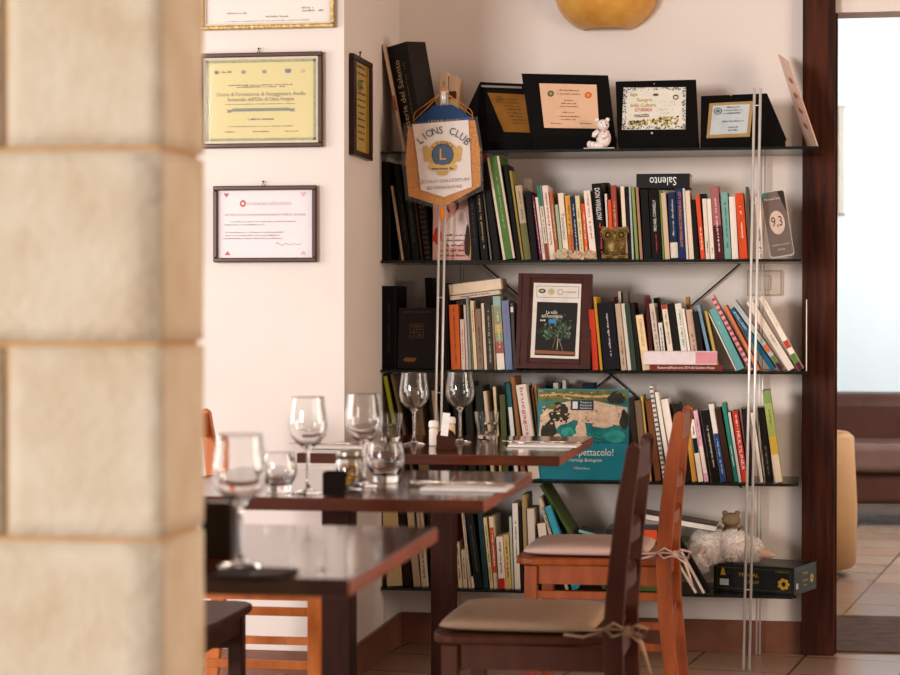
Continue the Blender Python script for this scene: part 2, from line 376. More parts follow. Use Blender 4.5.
def book(s, row, prev, yspine=None):
    xb0, xb1, xt0, yt, hexc, look = row[:6]; kw = dict(row[6]) if len(row) > 6 else {}
    rnd = random.Random(int(xb0*97)+s)
    back = kw.pop('back', False); yb = kw.pop('yb', SY[s]); dep = kw.pop('d', rnd.uniform(.125, .165)); lift = kw.pop('lift', 0)
    Ysp = kw.pop('Y', None) or (YS+rnd.uniform(.018, .032)+(.155 if back else 0))
    if back: dep = .08; Ysp = YS+.185
    a0 = P(xb0, yb, Ysp); b0 = P(xb1, yb, Ysp); tp = P(xt0, yt, Ysp)
    if yb < SY[s]-3 or yb > SY[s]+3 or True:
        z = SH[s]; dz = tp.z-a0.z; dxz = (tp.x-a0.x)/dz
        ax = a0.x+dxz*(z-a0.z)          # run the spine's line down to the shelf
        bx = b0.x+dxz*(z-b0.z)
    ang = math.atan2(ax-tp.x, tp.z-z); h = math.hypot(ax-tp.x, tp.z-z); wd = (bx-ax)*math.cos(ang)*.985
    zz = z+.0004
    if ang < 0: zz += wd*math.sin(-ang)
    lb = kw.pop('label', None)
    if not lb:
        f_ = lambda lk: lk+', '+ORD[s]+(', right of '+prev if prev else ', leftmost one')
        lb = f_(look) if len(f_(look).split()) <= 16 else f_(look.split(' with ')[0])
    if back: lb = look+' in rear row of '+ORD[s]+', behind the '+prev
    if not back and 'label' not in row_kw(row):
        tn = math.tan(ang); wh = wd/math.cos(ang); hz = h*math.cos(ang)
        if s in PK:
            pt, pax, ptn, pwh, phz = PK[s]
            q = min(hz, phz); g0 = ax-(pax+pwh); g1 = (ax-tn*q)-(pax+pwh-ptn*q); g = min(g0, g1)
            if g < .0003 and pax+pwh > ax-.08:
                need = .0003-g; ax += need; cut = min(need, wh*.35); wh -= cut; wd = wh*math.cos(ang)
        PK[s] = (None, ax, tn, wh, hz)
    t = thing('book', lb, 'book', (ax, Ysp, zz+lift), (0, -ang, 0), 'books on the '+ORD[s])
    kw.setdefault('marks', ('d8cbb8' if sum(rgb(hexc)[:3]) < .9 else '4a4038', .15, .85) if 'title' not in kw else None)
    book_parts(t, wd, dep, h, hexc, rnd=rnd, **kw)
    NB.append((t, ax, bx))
    return t
def row_kw(row): return row[6] if len(row) > 6 else {}
def shelf_books(s, rows):
    prev = None
    for row in rows:
        lk = row[5]; book(s, row, prev)
        if not (len(row) > 6 and row[6].get('back')):
            prev = ' '.join(w for w in lk.split() if w not in ('paperback', 'hardback', 'tall', 'short', 'with', 'softcover'))[:44]
            prev = lk.split(' with ')[0].split(' and ')[0]
N0 = dict(marks=None)
S2 = [
 (381, 391, 380, 162, '0b0908', 'tall plain black hardback', dict(hard=True, marks=None)),
 (401.5, 403.8, 390.5, 186, 'b39a82', 'very thin beige booklet', dict(marks=('5b3a2a', .1, .9))),
 (404.5, 411.5, 393, 165, '120e0c', 'black hardback with faint lettering', dict(hard=True, marks=('3d332b', .2, .7))),
 (412.5, 419.5, 402, 170, '161a14', 'dark green softcover', dict(marks=('4c4a3c', .2, .8))),
 (420.5, 423.5, 411, 185, '4a2f22', 'thin brown softcover', N0),
 (425, 431, 416, 188, '1d1a18', 'black grid-spined notebook', dict(marks=None, bands=[(i*.07+.02, i*.07+.045, '4d423a') for i in range(14)])),
 (472, 480, 466, 180, '12100f', 'charcoal softcover', dict(marks=('3a3129', .2, .8))),
 (481, 488.5, 473.5, 185, '0d0b0a', 'black softcover with gold lettering', dict(marks=('a58a55', .15, .85))),
 (489.3, 492, 480, 182, '77716a', 'thin grey softcover', N0),
 (492.8, 501, 479.5, 163, '14100e', 'tall black hardback', dict(hard=True, marks=None)),
 (501.8, 515.8, 485.5, 158, '4d7a35', 'tall green hardback with cream borders', dict(hard=True, marks=('86a86a', .3, .8), d=.2, stripes=[(.02, .2, 'd9c8b4'), (.82, .98, 'd9bfb0')])),
 (516.8, 521, 503, 165, '0f0d0b', 'tall thin black softcover', dict(marks=None)),
 (521.4, 523.8, 509, 171, '9a8a3a', 'very thin mustard booklet', N0),
 (524.8, 531.6, 514.8, 186, 'b5a88c', 'beige softcover with olive lower half', dict(bands=[(0, .49, '6d7042')], marks=('6b5f4a', .52, .92))),
 (532, 538, 524.5, 192, '15100e', 'black paperback', N0),
 (538.5, 542.4, 530, 196, '8c2a55', 'thin magenta paperback', dict(marks=('e8d0d8', .1, .9))),
 (542.8, 545.6, 535, 197.5, 'e3dad0', 'very thin white paperback', dict(marks=('9c6a78', .1, .5))),
 (546, 549.8, 537, 186, 'd9d2c4', 'pale paperback with teal top', dict(bands=[(.72, 1, '1f8074'), (0, .22, '8c4434')], marks=('2e6a5e', .25, .7))),
 (550.2, 556, 541.8, 186, 'e7d8d2', 'pale pink paperback', dict(marks=('8a4a5c', .2, .9))),
 (556.4, 559.8, 548.8, 192, 'b5653a', 'thin rust paperback', dict(marks=('e8c8a0', .3, .8))),
 (560.3, 563.6, 554.5, 205, '9fb79a', 'thin pale green paperback', N0),
 (564, 569.6, 557.6, 193.5, 'e6dccd', 'white paperback with grey title', dict(title=('Tommaso', '4a4038', .5, .4, -90))),
 (570, 575.4, 564.6, 196, 'e2a23f', 'yellow paperback', dict(bands=[(0, .4, 'd9702e')], marks=('8a5520', .15, .85))),
 (575.8, 579.9, 570.2, 197, '1b2a5c', 'thin navy paperback', dict(marks=('c8c4c0', .12, .88))),
 (580.3, 584.6, 574.8, 196, 'd9cf9c', 'pale yellow paperback', dict(marks=('8a7a48', .15, .8))),
 (585, 589.2, 580.6, 204, 'e2501f', 'short orange paperback', dict(marks=('f0d0b0', .15, .85))),
 (590, 597, 583, 191, 'e6dfd8', 'white paperback with red lettering', dict(marks=('b85a50', .3, .95))),
 (597.8, 607.5, 591.5, 184, '0e0c0c', 'thick black paperback with large white and red title', dict(title=('DON WINSLOW', 'ece6de', .73, .42, -90, .75), marks=('d8381f', .02, .48))),
 (608, 610.2, 604.5, 194, 'dad2ca', 'thin white paperback', N0),
 (610.6, 614, 607.6, 200, 'e4531f', 'orange paperback', N0),
 (614.4, 619.4, 610.6, 185.5, 'a04338', 'brick red paperback', dict(marks=('d8a890', .2, .8))),
 (624.3, 628.2, 620.2, 186.5, 'e4d8c4', 'cream paperback with pink lettering', dict(marks=('b8506a', .05, .45))),
 (628.8, 631.6, 625.2, 187, '171413', 'thin black paperback', N0),
 (632, 634.2, 628.6, 187, 'b8c8d4', 'very thin pale blue booklet', N0),
 (635.8, 638.8, 631.2, 187, '7f9a4c', 'thin leaf green booklet', dict(marks=None)),
 (640.2, 643, 635.4, 187.5, 'a8806a', 'thin dusty pink booklet', N0),
 (644, 651.5, 640.3, 190, '12100f', 'plain black paperback', N0),
 (652, 662, 648.6, 190.5, '0d0b0b', 'black paperback with white author name', dict(title=('MICHAEL CONNELLY', 'e8e2da', .63, .45, 90, .42), marks=('b02a22', .1, .36))),
 (662.6, 664.8, 658.4, 190.5, '86a83c', 'very thin lime green booklet', N0),
 (665.2, 670, 660.8, 193, 'c8b39c', 'beige paperback', dict(marks=None)),
 (670.6, 678.6, 667.6, 192.5, '1f3054', 'navy paperback with white library sticker', dict(bands=[(.02, .25, 'dfdcd6')], marks=('b8bcc8', .35, .9))),
 (679.2, 685.6, 675.6, 188.4, '1c2b66', 'blue paperback with orange capital title', dict(title=('CITY OF BURNING DON WINSLOW', 'd9863a', .56, .78, -90, .62))),
 (686, 688.6, 681.8, 188.4, 'd8dade', 'thin white paperback', N0),
 (689, 694.2, 684.4, 191, 'ded0bc', 'cream paperback', dict(marks=None)),
 (694.8, 699.6, 690.8, 200, '1a1312', 'short black paperback', N0),
 (700.4, 705.2, 694.6, 195.5, 'e24a26', 'vermilion paperback', dict(marks=('f4dcc8', .1, .5))),
 (706, 710.2, 702.2, 199, 'e9e4dc', 'white paperback', dict(marks=('5a5550', .1, .3))),
 (710.6, 714.8, 706.6, 199, 'e4dfd6', 'matching white paperback', dict(marks=('5a5550', .1, .2))),
 (715.6, 724, 709.8, 186.5, 'a5606a', 'mauve paperback with maroon lower half', dict(bands=[(0, .46, '4c1a22')], marks=('e2c0b8', .1, .85))),
 (724.8, 731.6, 720.8, 192.5, '6fada8', 'pale teal paperback', dict(marks=('2f5f5c', .15, .85))),
 (732.2, 738.8, 728.8, 197, 'ebe6df', 'white paperback', dict(marks=None)),
 (739.8, 748, 735.2, 193.5, 'ec4a1c', 'bright orange paperback', dict(marks=('f6d8c0', .3, .8))),
 (748.6, 751.6, 745.4, 187, '5a5140', 'thin olive brown booklet', N0),
 (758, 763.6, 755, 197, 'e4ddd6', 'white paperback with black lettering', dict(marks=('2a2624', .02, .5))),
]
S3 = [
 (381, 396.5, 381, 286, '0c0a0a', 'thick black hardback', dict(hard=True, marks=('2e2723', .2, .8), d=.18)),
 (443.5, 449.5, 442, 283, '14100e', 'tall black hardback', dict(hard=True, marks=None)),
 (451.5, 461, 448.6, 305, 'd9601c', 'orange softcover', dict(marks=('7a3a18', .1, .95))),
 (461.6, 465.4, 459.8, 319.5, 'dfc6c0', 'short pale pink booklet', dict(marks=('a0705f', .2, .8))),
 (466.2, 468.8, 463.2, 305, 'dcd8d0', 'thin white booklet', N0),
 (469.2, 471.2, 465.8, 296.5, '8f979c', 'tall thin grey booklet', N0),
 (471.5, 473.4, 468.3, 304, '9aa070', 'very thin olive booklet', N0),
 (473.7, 477.4, 469.6, 301, 'dccdae', 'cream paperback with red title', dict(marks=('c0392b', .55, .9))),
 (477.8, 484, 474.6, 309, '86705a', 'brown paperback', dict(marks=('3c2e22', .1, .7))),
 (484.5, 487.3, 481, 303.5, 'd8c8b8', 'thin white paperback', N0),
 (487.7, 494, 484.3, 304, '3a3832', 'charcoal paperback with pale lettering', dict(marks=('9a9484', .1, .9))),
 (494.4, 496.6, 491, 305, 'b08d7a', 'very thin dusty pink booklet', N0),
 (497, 505.2, 492.2, 296.5, '8a9a7c', 'green patterned paperback with white base', dict(bands=[(0, .22, 'e6e0d6'), (.22, .38, 'a5565a'), (.86, 1, '8cb4bc'), (.5, .62, 'c0a85a')], marks=('d8d4a8', .3, .8))),
 (505.8, 513, 501.2, 301, '6d86b4', 'blue paperback with pink mark', dict(marks=('8a5a9a', .45, .95))),
 (513.4, 516.5, 510, 303, '494a48', 'dark grey paperback', dict(bands=[(.86, .94, 'e2ddd6')], marks=None)),
 (592.5, 598.6, 588.5, 310, 'cf3216', 'red softcover', dict(marks=None)),
 (599.4, 603, 592.6, 297, 'c99418', 'tall thin mustard booklet', N0),
 (604.2, 620.8, 597.2, 303.5, '14111a', 'very thick black hardback with fine white title', dict(hard=True, marks=('b8b0b0', .2, .85))),
 (621.4, 627, 614.8, 304, 'b8a58e', 'beige softcover', dict(marks=('5a4a3c', .08, .5))),
 (627.4, 631.8, 620.2, 304, 'dfe3e0', 'white softcover', dict(marks=None)),
 (632.2, 636.8, 625, 304.5, '2f4638', 'dark green softcover', N0),
 (637.2, 641.4, 630, 303, '1c1513', 'black softcover', N0),
 (641.8, 650.4, 634.4, 315.5, 'ead3a0', 'cream paperback with yellow edge', dict(bands=[], title=('TOMMASO GRECO', '8a7548', .68, .5, -90, .5))),
 (651, 654.6, 644.6, 299, '4c1616', 'dark red paperback', N0),
 (657.6, 663, 648.8, 304, 'cfc3b8', 'pale grey paperback', dict(marks=('6a6058', .3, .95))),
 (663.3, 667.3, 658, 323, 'dcdcdc', 'short white paperback with black dots', dict(marks=('33302e', .2, .95), yb=371)),
 (670.3, 675.8, 661.3, 305, 'e0d8c6', 'cream paperback with red top', dict(bands=[(.93, 1, 'b83a30')], marks=('8a8070', .4, .9))),
 (676.4, 683, 667.4, 304, '1a1614', 'black paperback', N0),
 (683.8, 690.2, 674.6, 304, 'dfe0dc', 'white paperback with green lettering', dict(marks=('2f8a72', .35, .9))),
 (690.6, 693.4, 681.4, 309, 'e6e2dc', 'thin white paperback', N0),
 (693.8, 700.4, 685.6, 310, 'c4a796', 'pinkish beige paperback', dict(marks=('6a5548', .25, .6))),
 (701, 706.8, 692, 312, '211613', 'black paperback', N0),
 (709.3, 714.6, 694.6, 305.5, '6f9cc4', 'sky blue paperback', dict(marks=None)),
 (717, 719.8, 704.4, 311.5, 'bca34a', 'thin ochre booklet', dict(marks=None)),
 (734.2, 736.8, 706.2, 312.5, 'e6e2dc', 'thin white leaning booklet', N0),
 (737.6, 745.8, 709, 310.5, '5eabb4', 'turquoise leaning paperback', dict(marks=('d8c890', .72, .78))),
 (747, 754, 706.8, 296.5, 'd9a8ac', 'leaning booklet with red zigzag pattern', dict(marks=None, bands=[(i*.07+.02, i*.07+.05, 'b8384a') for i in range(14)])),
 (757, 761, 723.2, 306.5, 'e0784a', 'thin salmon orange leaning booklet', N0),
 (771.2, 777.6, 729.5, 310, '17628c', 'deep blue leaning paperback', dict(title=('AVELLINO', 'e8e8e8', .8, .3, -90, .6))),
 (779.5, 785.5, 731.5, 302.5, 'b9c2c6', 'pale grey leaning paperback with red flower', dict(bands=[(0, .1, '4a1a28'), (.1, .2, '6d8044'), (.26, .36, 'd0703a')], marks=('8a8a88', .4, .6))),
 (788, 796.5, 746, 303, 'dfd8ce', 'off-white leaning paperback', dict(marks=('8a8078', .35, .5))),
 (798.5, 805, 758.8, 298.5, 'ece8e2', 'white leaning paperback with green and maroon foot', dict(bands=[(0, .1, '5a1830'), (.1, .22, '4f8a34'), (.3, .4, 'c8402e')], marks=('c8b8a8', .6, .9))),
]
S4 = [
 (402, 405.6, 383, 376.5, '9aa31f', 'thin yellow green booklet leaning', dict(marks=None)),
 (413, 415.4, 390, 374.5, '6d5f4c', 'thin brown booklet leaning', N0),
 (420, 430, 409.5, 388, '8d7a5c', 'tan softcover leaning', dict(marks=('5a4a34', .2, .8))),
 (440, 444.4, 431.2, 391, 'b7a68c', 'beige booklet', N0),
 (446, 455, 438, 386, '191412', 'black hardback', dict(hard=True, marks=None)),
 (457, 467, 451, 384, '15110f', 'thick black hardback', dict(hard=True, marks=None)),
 (469, 477, 463, 383, '1b1a14', 'black green hardback', dict(hard=True, marks=None)),
 (479, 487, 475, 386, '1f241a', 'very dark green softcover', N0),
 (491.5, 494.6, 483, 391.5, 'ccb9a2', 'thin cream booklet', N0),
 (500, 502.8, 492.6, 387, 'd6c798', 'thin pale yellow booklet', N0),
 (503.2, 508.8, 499.3, 395, '49552a', 'moss green paperback', N0),
 (511.5, 514.2, 502, 383, '1b2733', 'thin dark navy booklet', N0),
 (514.8, 519.3, 505.4, 383.5, '1c5e66', 'teal booklet with white lower stripe', dict(bands=[(.05, .75, 'd4dede')], marks=None)),
 (520, 526.4, 508.2, 377, '9a6434', 'tan brown hardback', dict(hard=True, marks=None)),
 (529.5, 540, 515.6, 385.5, 'dedad6', 'white paperback with magenta title', dict(title=('bruegagosto', 'b02a55', .66, .62, -90, .5))),
 (541, 543.4, 530.2, 388, 'c8995f', 'thin wooden tan booklet', dict(marks=None, Y=6.822, d=.12)),
 (544, 546.4, 533.5, 385, 'b98a52', 'very thin ochre booklet', dict(marks=None, Y=6.822, d=.12)),
 (636, 641.4, 628.8, 398, '33241a', 'dark brown paperback', N0),
 (642, 648.5, 634.2, 401, '75614c', 'brown paperback', N0),
 (649, 651.6, 640, 396, 'bfae4c', 'thin mustard booklet', N0),
 (655.2, 661.5, 645, 401, '7a4522', 'rust brown paperback', N0),
 (662.6, 667, 648.4, 386.5, 'e8e4e0', 'white spiral-bound book', dict(marks=None, bands=[(i*.05+.01, i*.05+.03, '6a645e') for i in range(20)])),
 (669, 673, 654.5, 392.5, 'e2e4e2', 'white softcover with green stripe', dict(bands=[], marks=None)),
 (674, 683, 659, 400, 'ebe8e6', 'thick white softcover', dict(marks=None)),
 (684, 691.4, 672, 404, '221a16', 'black paperback', N0),
 (692, 697.2, 683, 411, 'd99a35', 'orange yellow paperback', dict(marks=None)),
 (698, 703.4, 689, 420, 'e8e5e0', 'white paperback with black band', dict(bands=[(.46, .7, '14201a')], marks=('2c2824', .76, .9))),
 (704, 708.6, 692.8, 411, 'dfb0cc', 'pink and white paperback', dict(bands=[(.12, .5, 'ece6e6')], marks=('9a5a7c', .6, .9))),
 (712, 720.2, 700.5, 411, '13100e', 'black paperback with pale lettering', dict(marks=('b8ac98', .2, .8))),
 (721, 726.4, 708.4, 404.5, 'e0dede', 'paperback with white top and blue base', dict(bands=[(0, .62, '1e4a8a')], marks=('9ab0d0', .1, .55))),
 (727.2, 733.8, 714, 409, '3c2116', 'dark brown paperback', N0),
 (734.4, 738.2, 721.8, 404, '1f8a76', 'thin teal green paperback', dict(marks=('d4e4de', .2, .5))),
 (738.8, 741.6, 727.8, 412.5, 'cfd4d6', 'thin pale grey paperback', N0),
 (742, 748, 732, 412, 'd63320', 'red paperback with large white title', dict(title=('MULTILINEA', 'f2e6e0', .45, .55, -90, .7), marks=('f2e6e0', .75, .95))),
 (749, 754, 741, 409, '241612', 'dark maroon paperback', N0),
 (760, 763.2, 750.5, 413, 'e4e2e0', 'thin white paperback', N0),
 (765.5, 773, 757.2, 408, '1c1815', 'black paperback', dict(marks=('6a6258', .1, .5))),
 (774, 782.5, 761.5, 391, 'a3b85e', 'tall green paperback with yellow and white base', dict(bands=[(.3, .5, 'd9b83a'), (0, .3, 'e6d8c6'), (.86, 1, '7ca05a')], marks=('5a7a3c', .6, .8))),
]
yl = 588.5
S5 = [
 (387.5, 402.5, 382, 507, 'c9b888', 'thick cream yellow softcover', dict(marks=None, bands=[(0, 1, 'c9b888')])),
 (403.5, 412.5, 397.5, 504, '2c1d17', 'dark brown hardback', dict(hard=True, marks=None)),
 (414, 420.6, 405.8, 503, 'cdbd9f', 'cream softcover', dict(marks=None)),
 (422, 428.8, 415.2, 502, 'd8ccba', 'cream softcover with dark lettering', dict(marks=('4c4238', .1, .9))),
 (432, 440, 426, 503, '2a2420', 'dark grey hardback', dict(hard=True, marks=None)),
 (441, 449, 435, 504, '1c1614', 'black hardback', dict(hard=True, marks=None)),
 (454.6, 458.6, 448, 503, 'd8481e', 'vermilion softcover', dict(marks=('f0c8a8', .1, .7))),
 (459, 463, 454.8, 543, 'd4c5ae', 'short cream paperback', dict(marks=('5a4c40', .2, .9))),
 (463.5, 467.6, 460.8, 550, 'cbbba6', 'shorter cream paperback', dict(marks=('5a4c40', .2, .8))),
 (468, 472.2, 459.5, 506, 'd9ccb4', 'tall cream paperback', dict(marks=('4a4036', .1, .9))),
 (472.6, 475.2, 470.5, 577, 'dccfb8', 'tiny cream booklet', N0),
 (475.8, 483.5, 464.8, 510, '151514', 'black softcover', dict(marks=('4a4a46', .2, .8))),
 (484, 488.8, 477.5, 512, '173c42', 'dark teal softcover', N0),
 (490, 494, 482.6, 518, 'd9c592', 'pale yellow paperback', dict(marks=('5a4c34', .1, .9))),
 (494.3, 498.6, 488.6, 517, 'ddd0b2', 'cream paperback with red band', dict(bands=[(.22, .85, 'c84a28')], marks=('e8d8c0', .3, .8))),
 (499, 505.6, 496, 537, 'e6ddd6', 'short white paperback with red base', dict(bands=[(0, .2, 'c81f1c')], marks=('3a3432', .3, .9))),
 (506, 511.4, 503, 535, 'd0b56c', 'short ochre paperback', dict(marks=('4a3c20', .2, .9))),
 (511.8, 514.4, 508.8, 517, 'afc4b2', 'thin pale green paperback', N0),
 (514.8, 520.4, 512, 503.5, 'e4e6e6', 'tall white paperback', dict(marks=('6a6a6a', .3, .8))),
 (521, 524.4, 517.6, 506, '231c18', 'thin black paperback', N0),
 (525.2, 529.4, 521.5, 495, 'a8935f', 'tall gold brown paperback', N0),
 (530, 537, 526.8, 509, 'cfcac2', 'grey white paperback', dict(marks=None)),
 (545, 553, 537.2, 524, 'd9d0c4', 'short wide white paperback', dict(marks=None)),
 (563, 568, 534.6, 498.5, 'cfbfa6', 'cream leaning paperback', dict(marks=('4a4038', .3, .9))),
 (573, 579.5, 544.4, 507.5, '2c9cc4', 'bright blue leaning paperback', dict(marks=None)),
 (601, 607.2, 536, 486, '3f5a26', 'tall green leaning hardback with brown centre', dict(hard=True, bands=[(.28, .42, '7a4a26')], marks=None, Y=6.80, d=.2)),
]
for s, rows in ((1, S2), (2, S3), (3, S4), (4, S5)): shelf_books(s, rows)
# the cream borders of the tall green hardback, and back row peeping over the front row
for (s, row, prev) in [
 (1, (526, 532, 523.5, 179, 'ddd6cc', 'tall white booklet', dict(back=True, marks=None)), 'beige and olive softcover'),
 (1, (605, 612, 601.5, 183, '1b1817', 'black hardback', dict(back=True, marks=None)), 'thin white paperback'),
 (1, (701, 708, 699.5, 194, '3f7f98', 'steel blue paperback', dict(back=True, marks=None)), 'pair of white paperbacks'),
 (2, (621, 624, 617.8, 291.5, 'd8d2ca', 'thin white booklet', dict(back=True, marks=None)), 'beige softcover'),
 (2, (626, 631, 622.6, 291.5, '6a6256', 'grey brown book', dict(back=True, marks=None)), 'white softcover'),
 (2, (616.5, 620.5, 613.6, 297, '6a2a20', 'red brown book', dict(back=True, marks=None)), 'very thick black hardback'),
 (2, (648, 652, 644.2, 295.5, '8c2a2a', 'red book', dict(back=True, marks=None)), 'dark red paperback'),
 (2, (658.5, 664, 653.4, 298, '1a1614', 'black book', dict(back=True, marks=None)), 'pale grey paperback'),
 (2, (692, 695.4, 685.4, 297, 'c08a35', 'mustard booklet', dict(back=True, marks=None)), 'pinkish beige paperback'),
 (2, (428.8, 436, 424.6, 278, '1c1614', 'pale edged black book', dict(back=True, marks=None)), 'gilt dark display book'),
 (3, (548, 554, 546, 382, '1a2326', 'dark book', dict(back=True, marks=None)), 'seaside picture book'),
 (3, (555, 560, 553, 383, 'dcd6ce', 'white booklet', dict(back=True, marks=None)), 'seaside picture book'),
 (3, (564.5, 568, 562.4, 380, 'd2cabe', 'thin pale booklet', dict(back=True, marks=None)), 'seaside picture book'),
 (3, (584, 596, 582.6, 383, '1b2740', 'navy book', dict(back=True, marks=None)), 'seaside picture book'),
]: book(s, row, prev)
# ---------------------------------------------------------------- lying books and display pieces
def lying_book(name, label, c, L, D, H, hexc, rot=(0, 0, 0), bands=(), title=None, marks=None, pageside=False, cat='book', group=None, page_hex=None, end=None):
    """book lying flat: spine faces -Y, centre of its base at c"""
    t = thing(name, label, cat, c, rot, group)
    th = .0018
    m = MB()
    if pageside:
        m.box(-L/2, L/2, 0, D, 0, th).box(-L/2, L/2, 0, D, H-th, H).box(-L/2, L/2, D-th, D, th, H-th)
        MB().box(-L/2+.001, L/2-.001, .002, D-th-.0003, th, H-th).build('pages', mat(page_hex, .8) if page_hex else PAGES, t)
    else:
        m.box(-L/2, L/2, 0, D, 0, th).box(-L/2, L/2, 0, D, H-th, H).box(-L/2, L/2, 0, th, th, H-th)
        MB().box(-L/2+.002, L/2-.002, th+.0003, D-.002, th, H-th).build('pages', PAGES, t)
    m.build('cover', mat(hexc, .4, coat=.2), t)
    for a, b, hx in bands: MB().box(a*L, b*L, -.0004, .001, th*.2, H-th*.2).build('spine_band', mat(hx, .5), t)
    if title:
        body, hx, fit, rot_, sz = title; mt = MB(); put_text(mt, body, H*sz, Vector((0, -.0008, H/2)), VX, VZ, R(rot_), fit=fit*L); mt.build('title_text', mat(hx, .5), t)
    if marks:
        mt = MB(); scribble(mt, Vector((0, -.0008, H/2)), VX, VZ, L*.6, H*.4); mt.build('title_lettering', mat(marks, .5), t)
    return t
def at(px, py, Y): return P(px, py, Y)
def wpx(px0, px1, Y): return P(px1, 337, Y).x-P(px0, 337, Y).x
# Salento on top of the standing books
p = at(663, 187.8, 6.785)
lying_book('book', 'thick black book lying on the second shelf books, big white title upside down', p, wpx(636.5, 690, 6.785), .15, .045, '0d0c0c', title=('Salento', 'e0e8e6', .5, 180, .85), group='books on the second shelf')
# pair of books lying across the third shelf books
p = at(471.5, 300.2, 6.78)
t = lying_book('book', 'thin pale book lying tilted on the third shelf, beneath the cream one', at(475, 297.2, 6.78), wpx(450, 500, 6.78), .15, .013, 'cdb8a6', rot=(0, R(-7), 0), marks='7a6a5c', group='books on the third shelf')
t = lying_book('book', 'thick cream book lying tilted atop the left books of the third shelf', at(475.5, 292.6, 6.785), wpx(449.5, 502, 6.78), .14, .037, '8a7a68', rot=(0, R(-7), 0), pageside=True, page_hex='decab2', group='books on the third shelf')
zb = SH[2]+.0006
c = P(686, 371, 6.757)
lying_book('book', 'flat red brown guide book lying at the front of the third shelf', Vector((c.x, 6.757, zb)), wpx(649.5, 722.5, 6.76), .02, .019, '6d2216', title=('Ristoranti&Pasticcerie 2014 del Gambero Rosso', 'e8dcd0', .78, 0, .62), group='books on the third shelf')
c = P(680, 366, 6.757)
t = lying_book('book', 'pale and pink paged book lying on top of the flat red brown guide', Vector((c.x, 6.757, zb+.0195)), wpx(643, 717, 6.76), .02, .043, 'c9bcc0', pageside=True, page_hex='dccfd2', group='books on the third shelf')
L = wpx(643, 717, 6.76)
MB().box(L*.21, L*.498, .0012, .0025, .003, .040).build('pink_section', mat('cf8c95', .7), t)
# pink portrait magazine, face out on shelf 2
zb = SH[1]+.0006
def face_book(label, px0, px1, yt, s, hexc, tilt=4, thick=.012, Y=6.79, cat='book', name='book'):
    a = P(px0, SY[s], Y); w_ = wpx(px0, px1, Y); h = P(px0, yt, Y).z-SH[s]
    t = thing(name, label, cat, (a.x, Y, SH[s]+.0006+thick*math.sin(R(tilt))), (R(-tilt), 0, 0), 'books on the '+ORD[s] if cat == 'book' else None)
    MB().box(0, w_, 0, .0015, 0, h).box(0, w_, thick-.0015, thick, 0, h).box(0, .0015, .0015, thick-.0015, 0, h).build('cover', mat(hexc, .35, coat=.3), t)
    MB().box(.0018, w_-.001, .0017, thick-.0017, .001, h-.001).build('pages', PAGES, t)
    return t, w_, h
t, w_, h = face_book('pink illustrated magazine standing face out below the hanging pennant', 432.5, 471, 188, 1, 'd8a8a0', thick=.01)
mb = MB(); e = -.0006
def blob(mb, cx, cz, rx, rz, mi, seed=0, n=22, amp=.18, y=-.0006, sp=1.3):
    vs = [Vector((cx, y, cz))]
    for i in range(n):
        a = 2*PI*i/n; q = 1+amp*noise.noise(Vector((math.cos(a)*sp, math.sin(a)*sp, seed*3.7)))*2
        vs.append(Vector((cx+rx*q*math.cos(a), y, cz+rz*q*math.sin(a))))
    mb.add(vs, [(0, i+1, (i+1) % n+1) for i in range(n)], mi)
blob(mb, w_*.62, h*.42, w_*.3, h*.26, 0, 1); blob(mb, w_*.5, h*.78, w_*.16, h*.13, 1, 2, y=-.0009); blob(mb, w_*.5, h*.72, w_*.1, h*.09, 2, 3, y=-.0012)
blob(mb, w_*.12, h*.33, w_*.11, h*.1, 3, 4, y=-.0009); blob(mb, w_*.9, h*.25, w_*.08, h*.2, 1, 5, y=-.0009)
mb.box(w_*.97, w_, -.0009, 0, 0, h, 4)
for i in range(5): scribble(mb, Vector((w_*.5, -.0014, h*(.06+i*.07))), VX, VZ, w_*.7, .007, 5)
mb.build('cover_picture', [mat('ecdcda'), mat('4a2a24'), mat('c88a80'), mat('c23a24'), mat('c9a24a'), mat('8a5a58')], t)
# dark gilt display book
t, w_, h = face_book('large dark display book with gilt square standing face out on the third shelf', 397.5, 435, 308.5, 2, '171110', thick=.03)
mb = MB(); put_text(mb, 'ARTISTE ALFA', .008, Vector((w_*.5, e, h*.93)), VX, VZ, fit=w_*.78)
m_ = mb.build('gilt_lettering', mat('6a543c', .4), t); mb = MB()
for q in (.19, .165):
    for a, b, c_, d in ((-q, q, q, q-.008), (-q, q, -q+.008, -q), (-q, -q+.008, -q, q), (q-.008, q, -q, q)):
        mb.add([Vector((w_*(.5+a), e, h*.62+w_*c_)), Vector((w_*(.5+b), e, h*.62+w_*c_)), Vector((w_*(.5+b), e, h*.62+w_*d)), Vector((w_*(.5+a), e, h*.62+w_*d))], [(0, 1, 2, 3)])
for i in range(4): scribble(mb, Vector((w_*.5, e, h*.62+w_*(.11-.075*i))), VX, VZ, w_*.26, .006)
mb.build('gilt_square', mat('6a543c', .4), t)
mb = MB()
for i in range(14): blob(mb, w_*(.2+.02*i), h*.145+.003*math.sin(i*2.1), .005, .004, 0, i)
mb.build('gilt_ornament', mat('a8703a', .4), t)
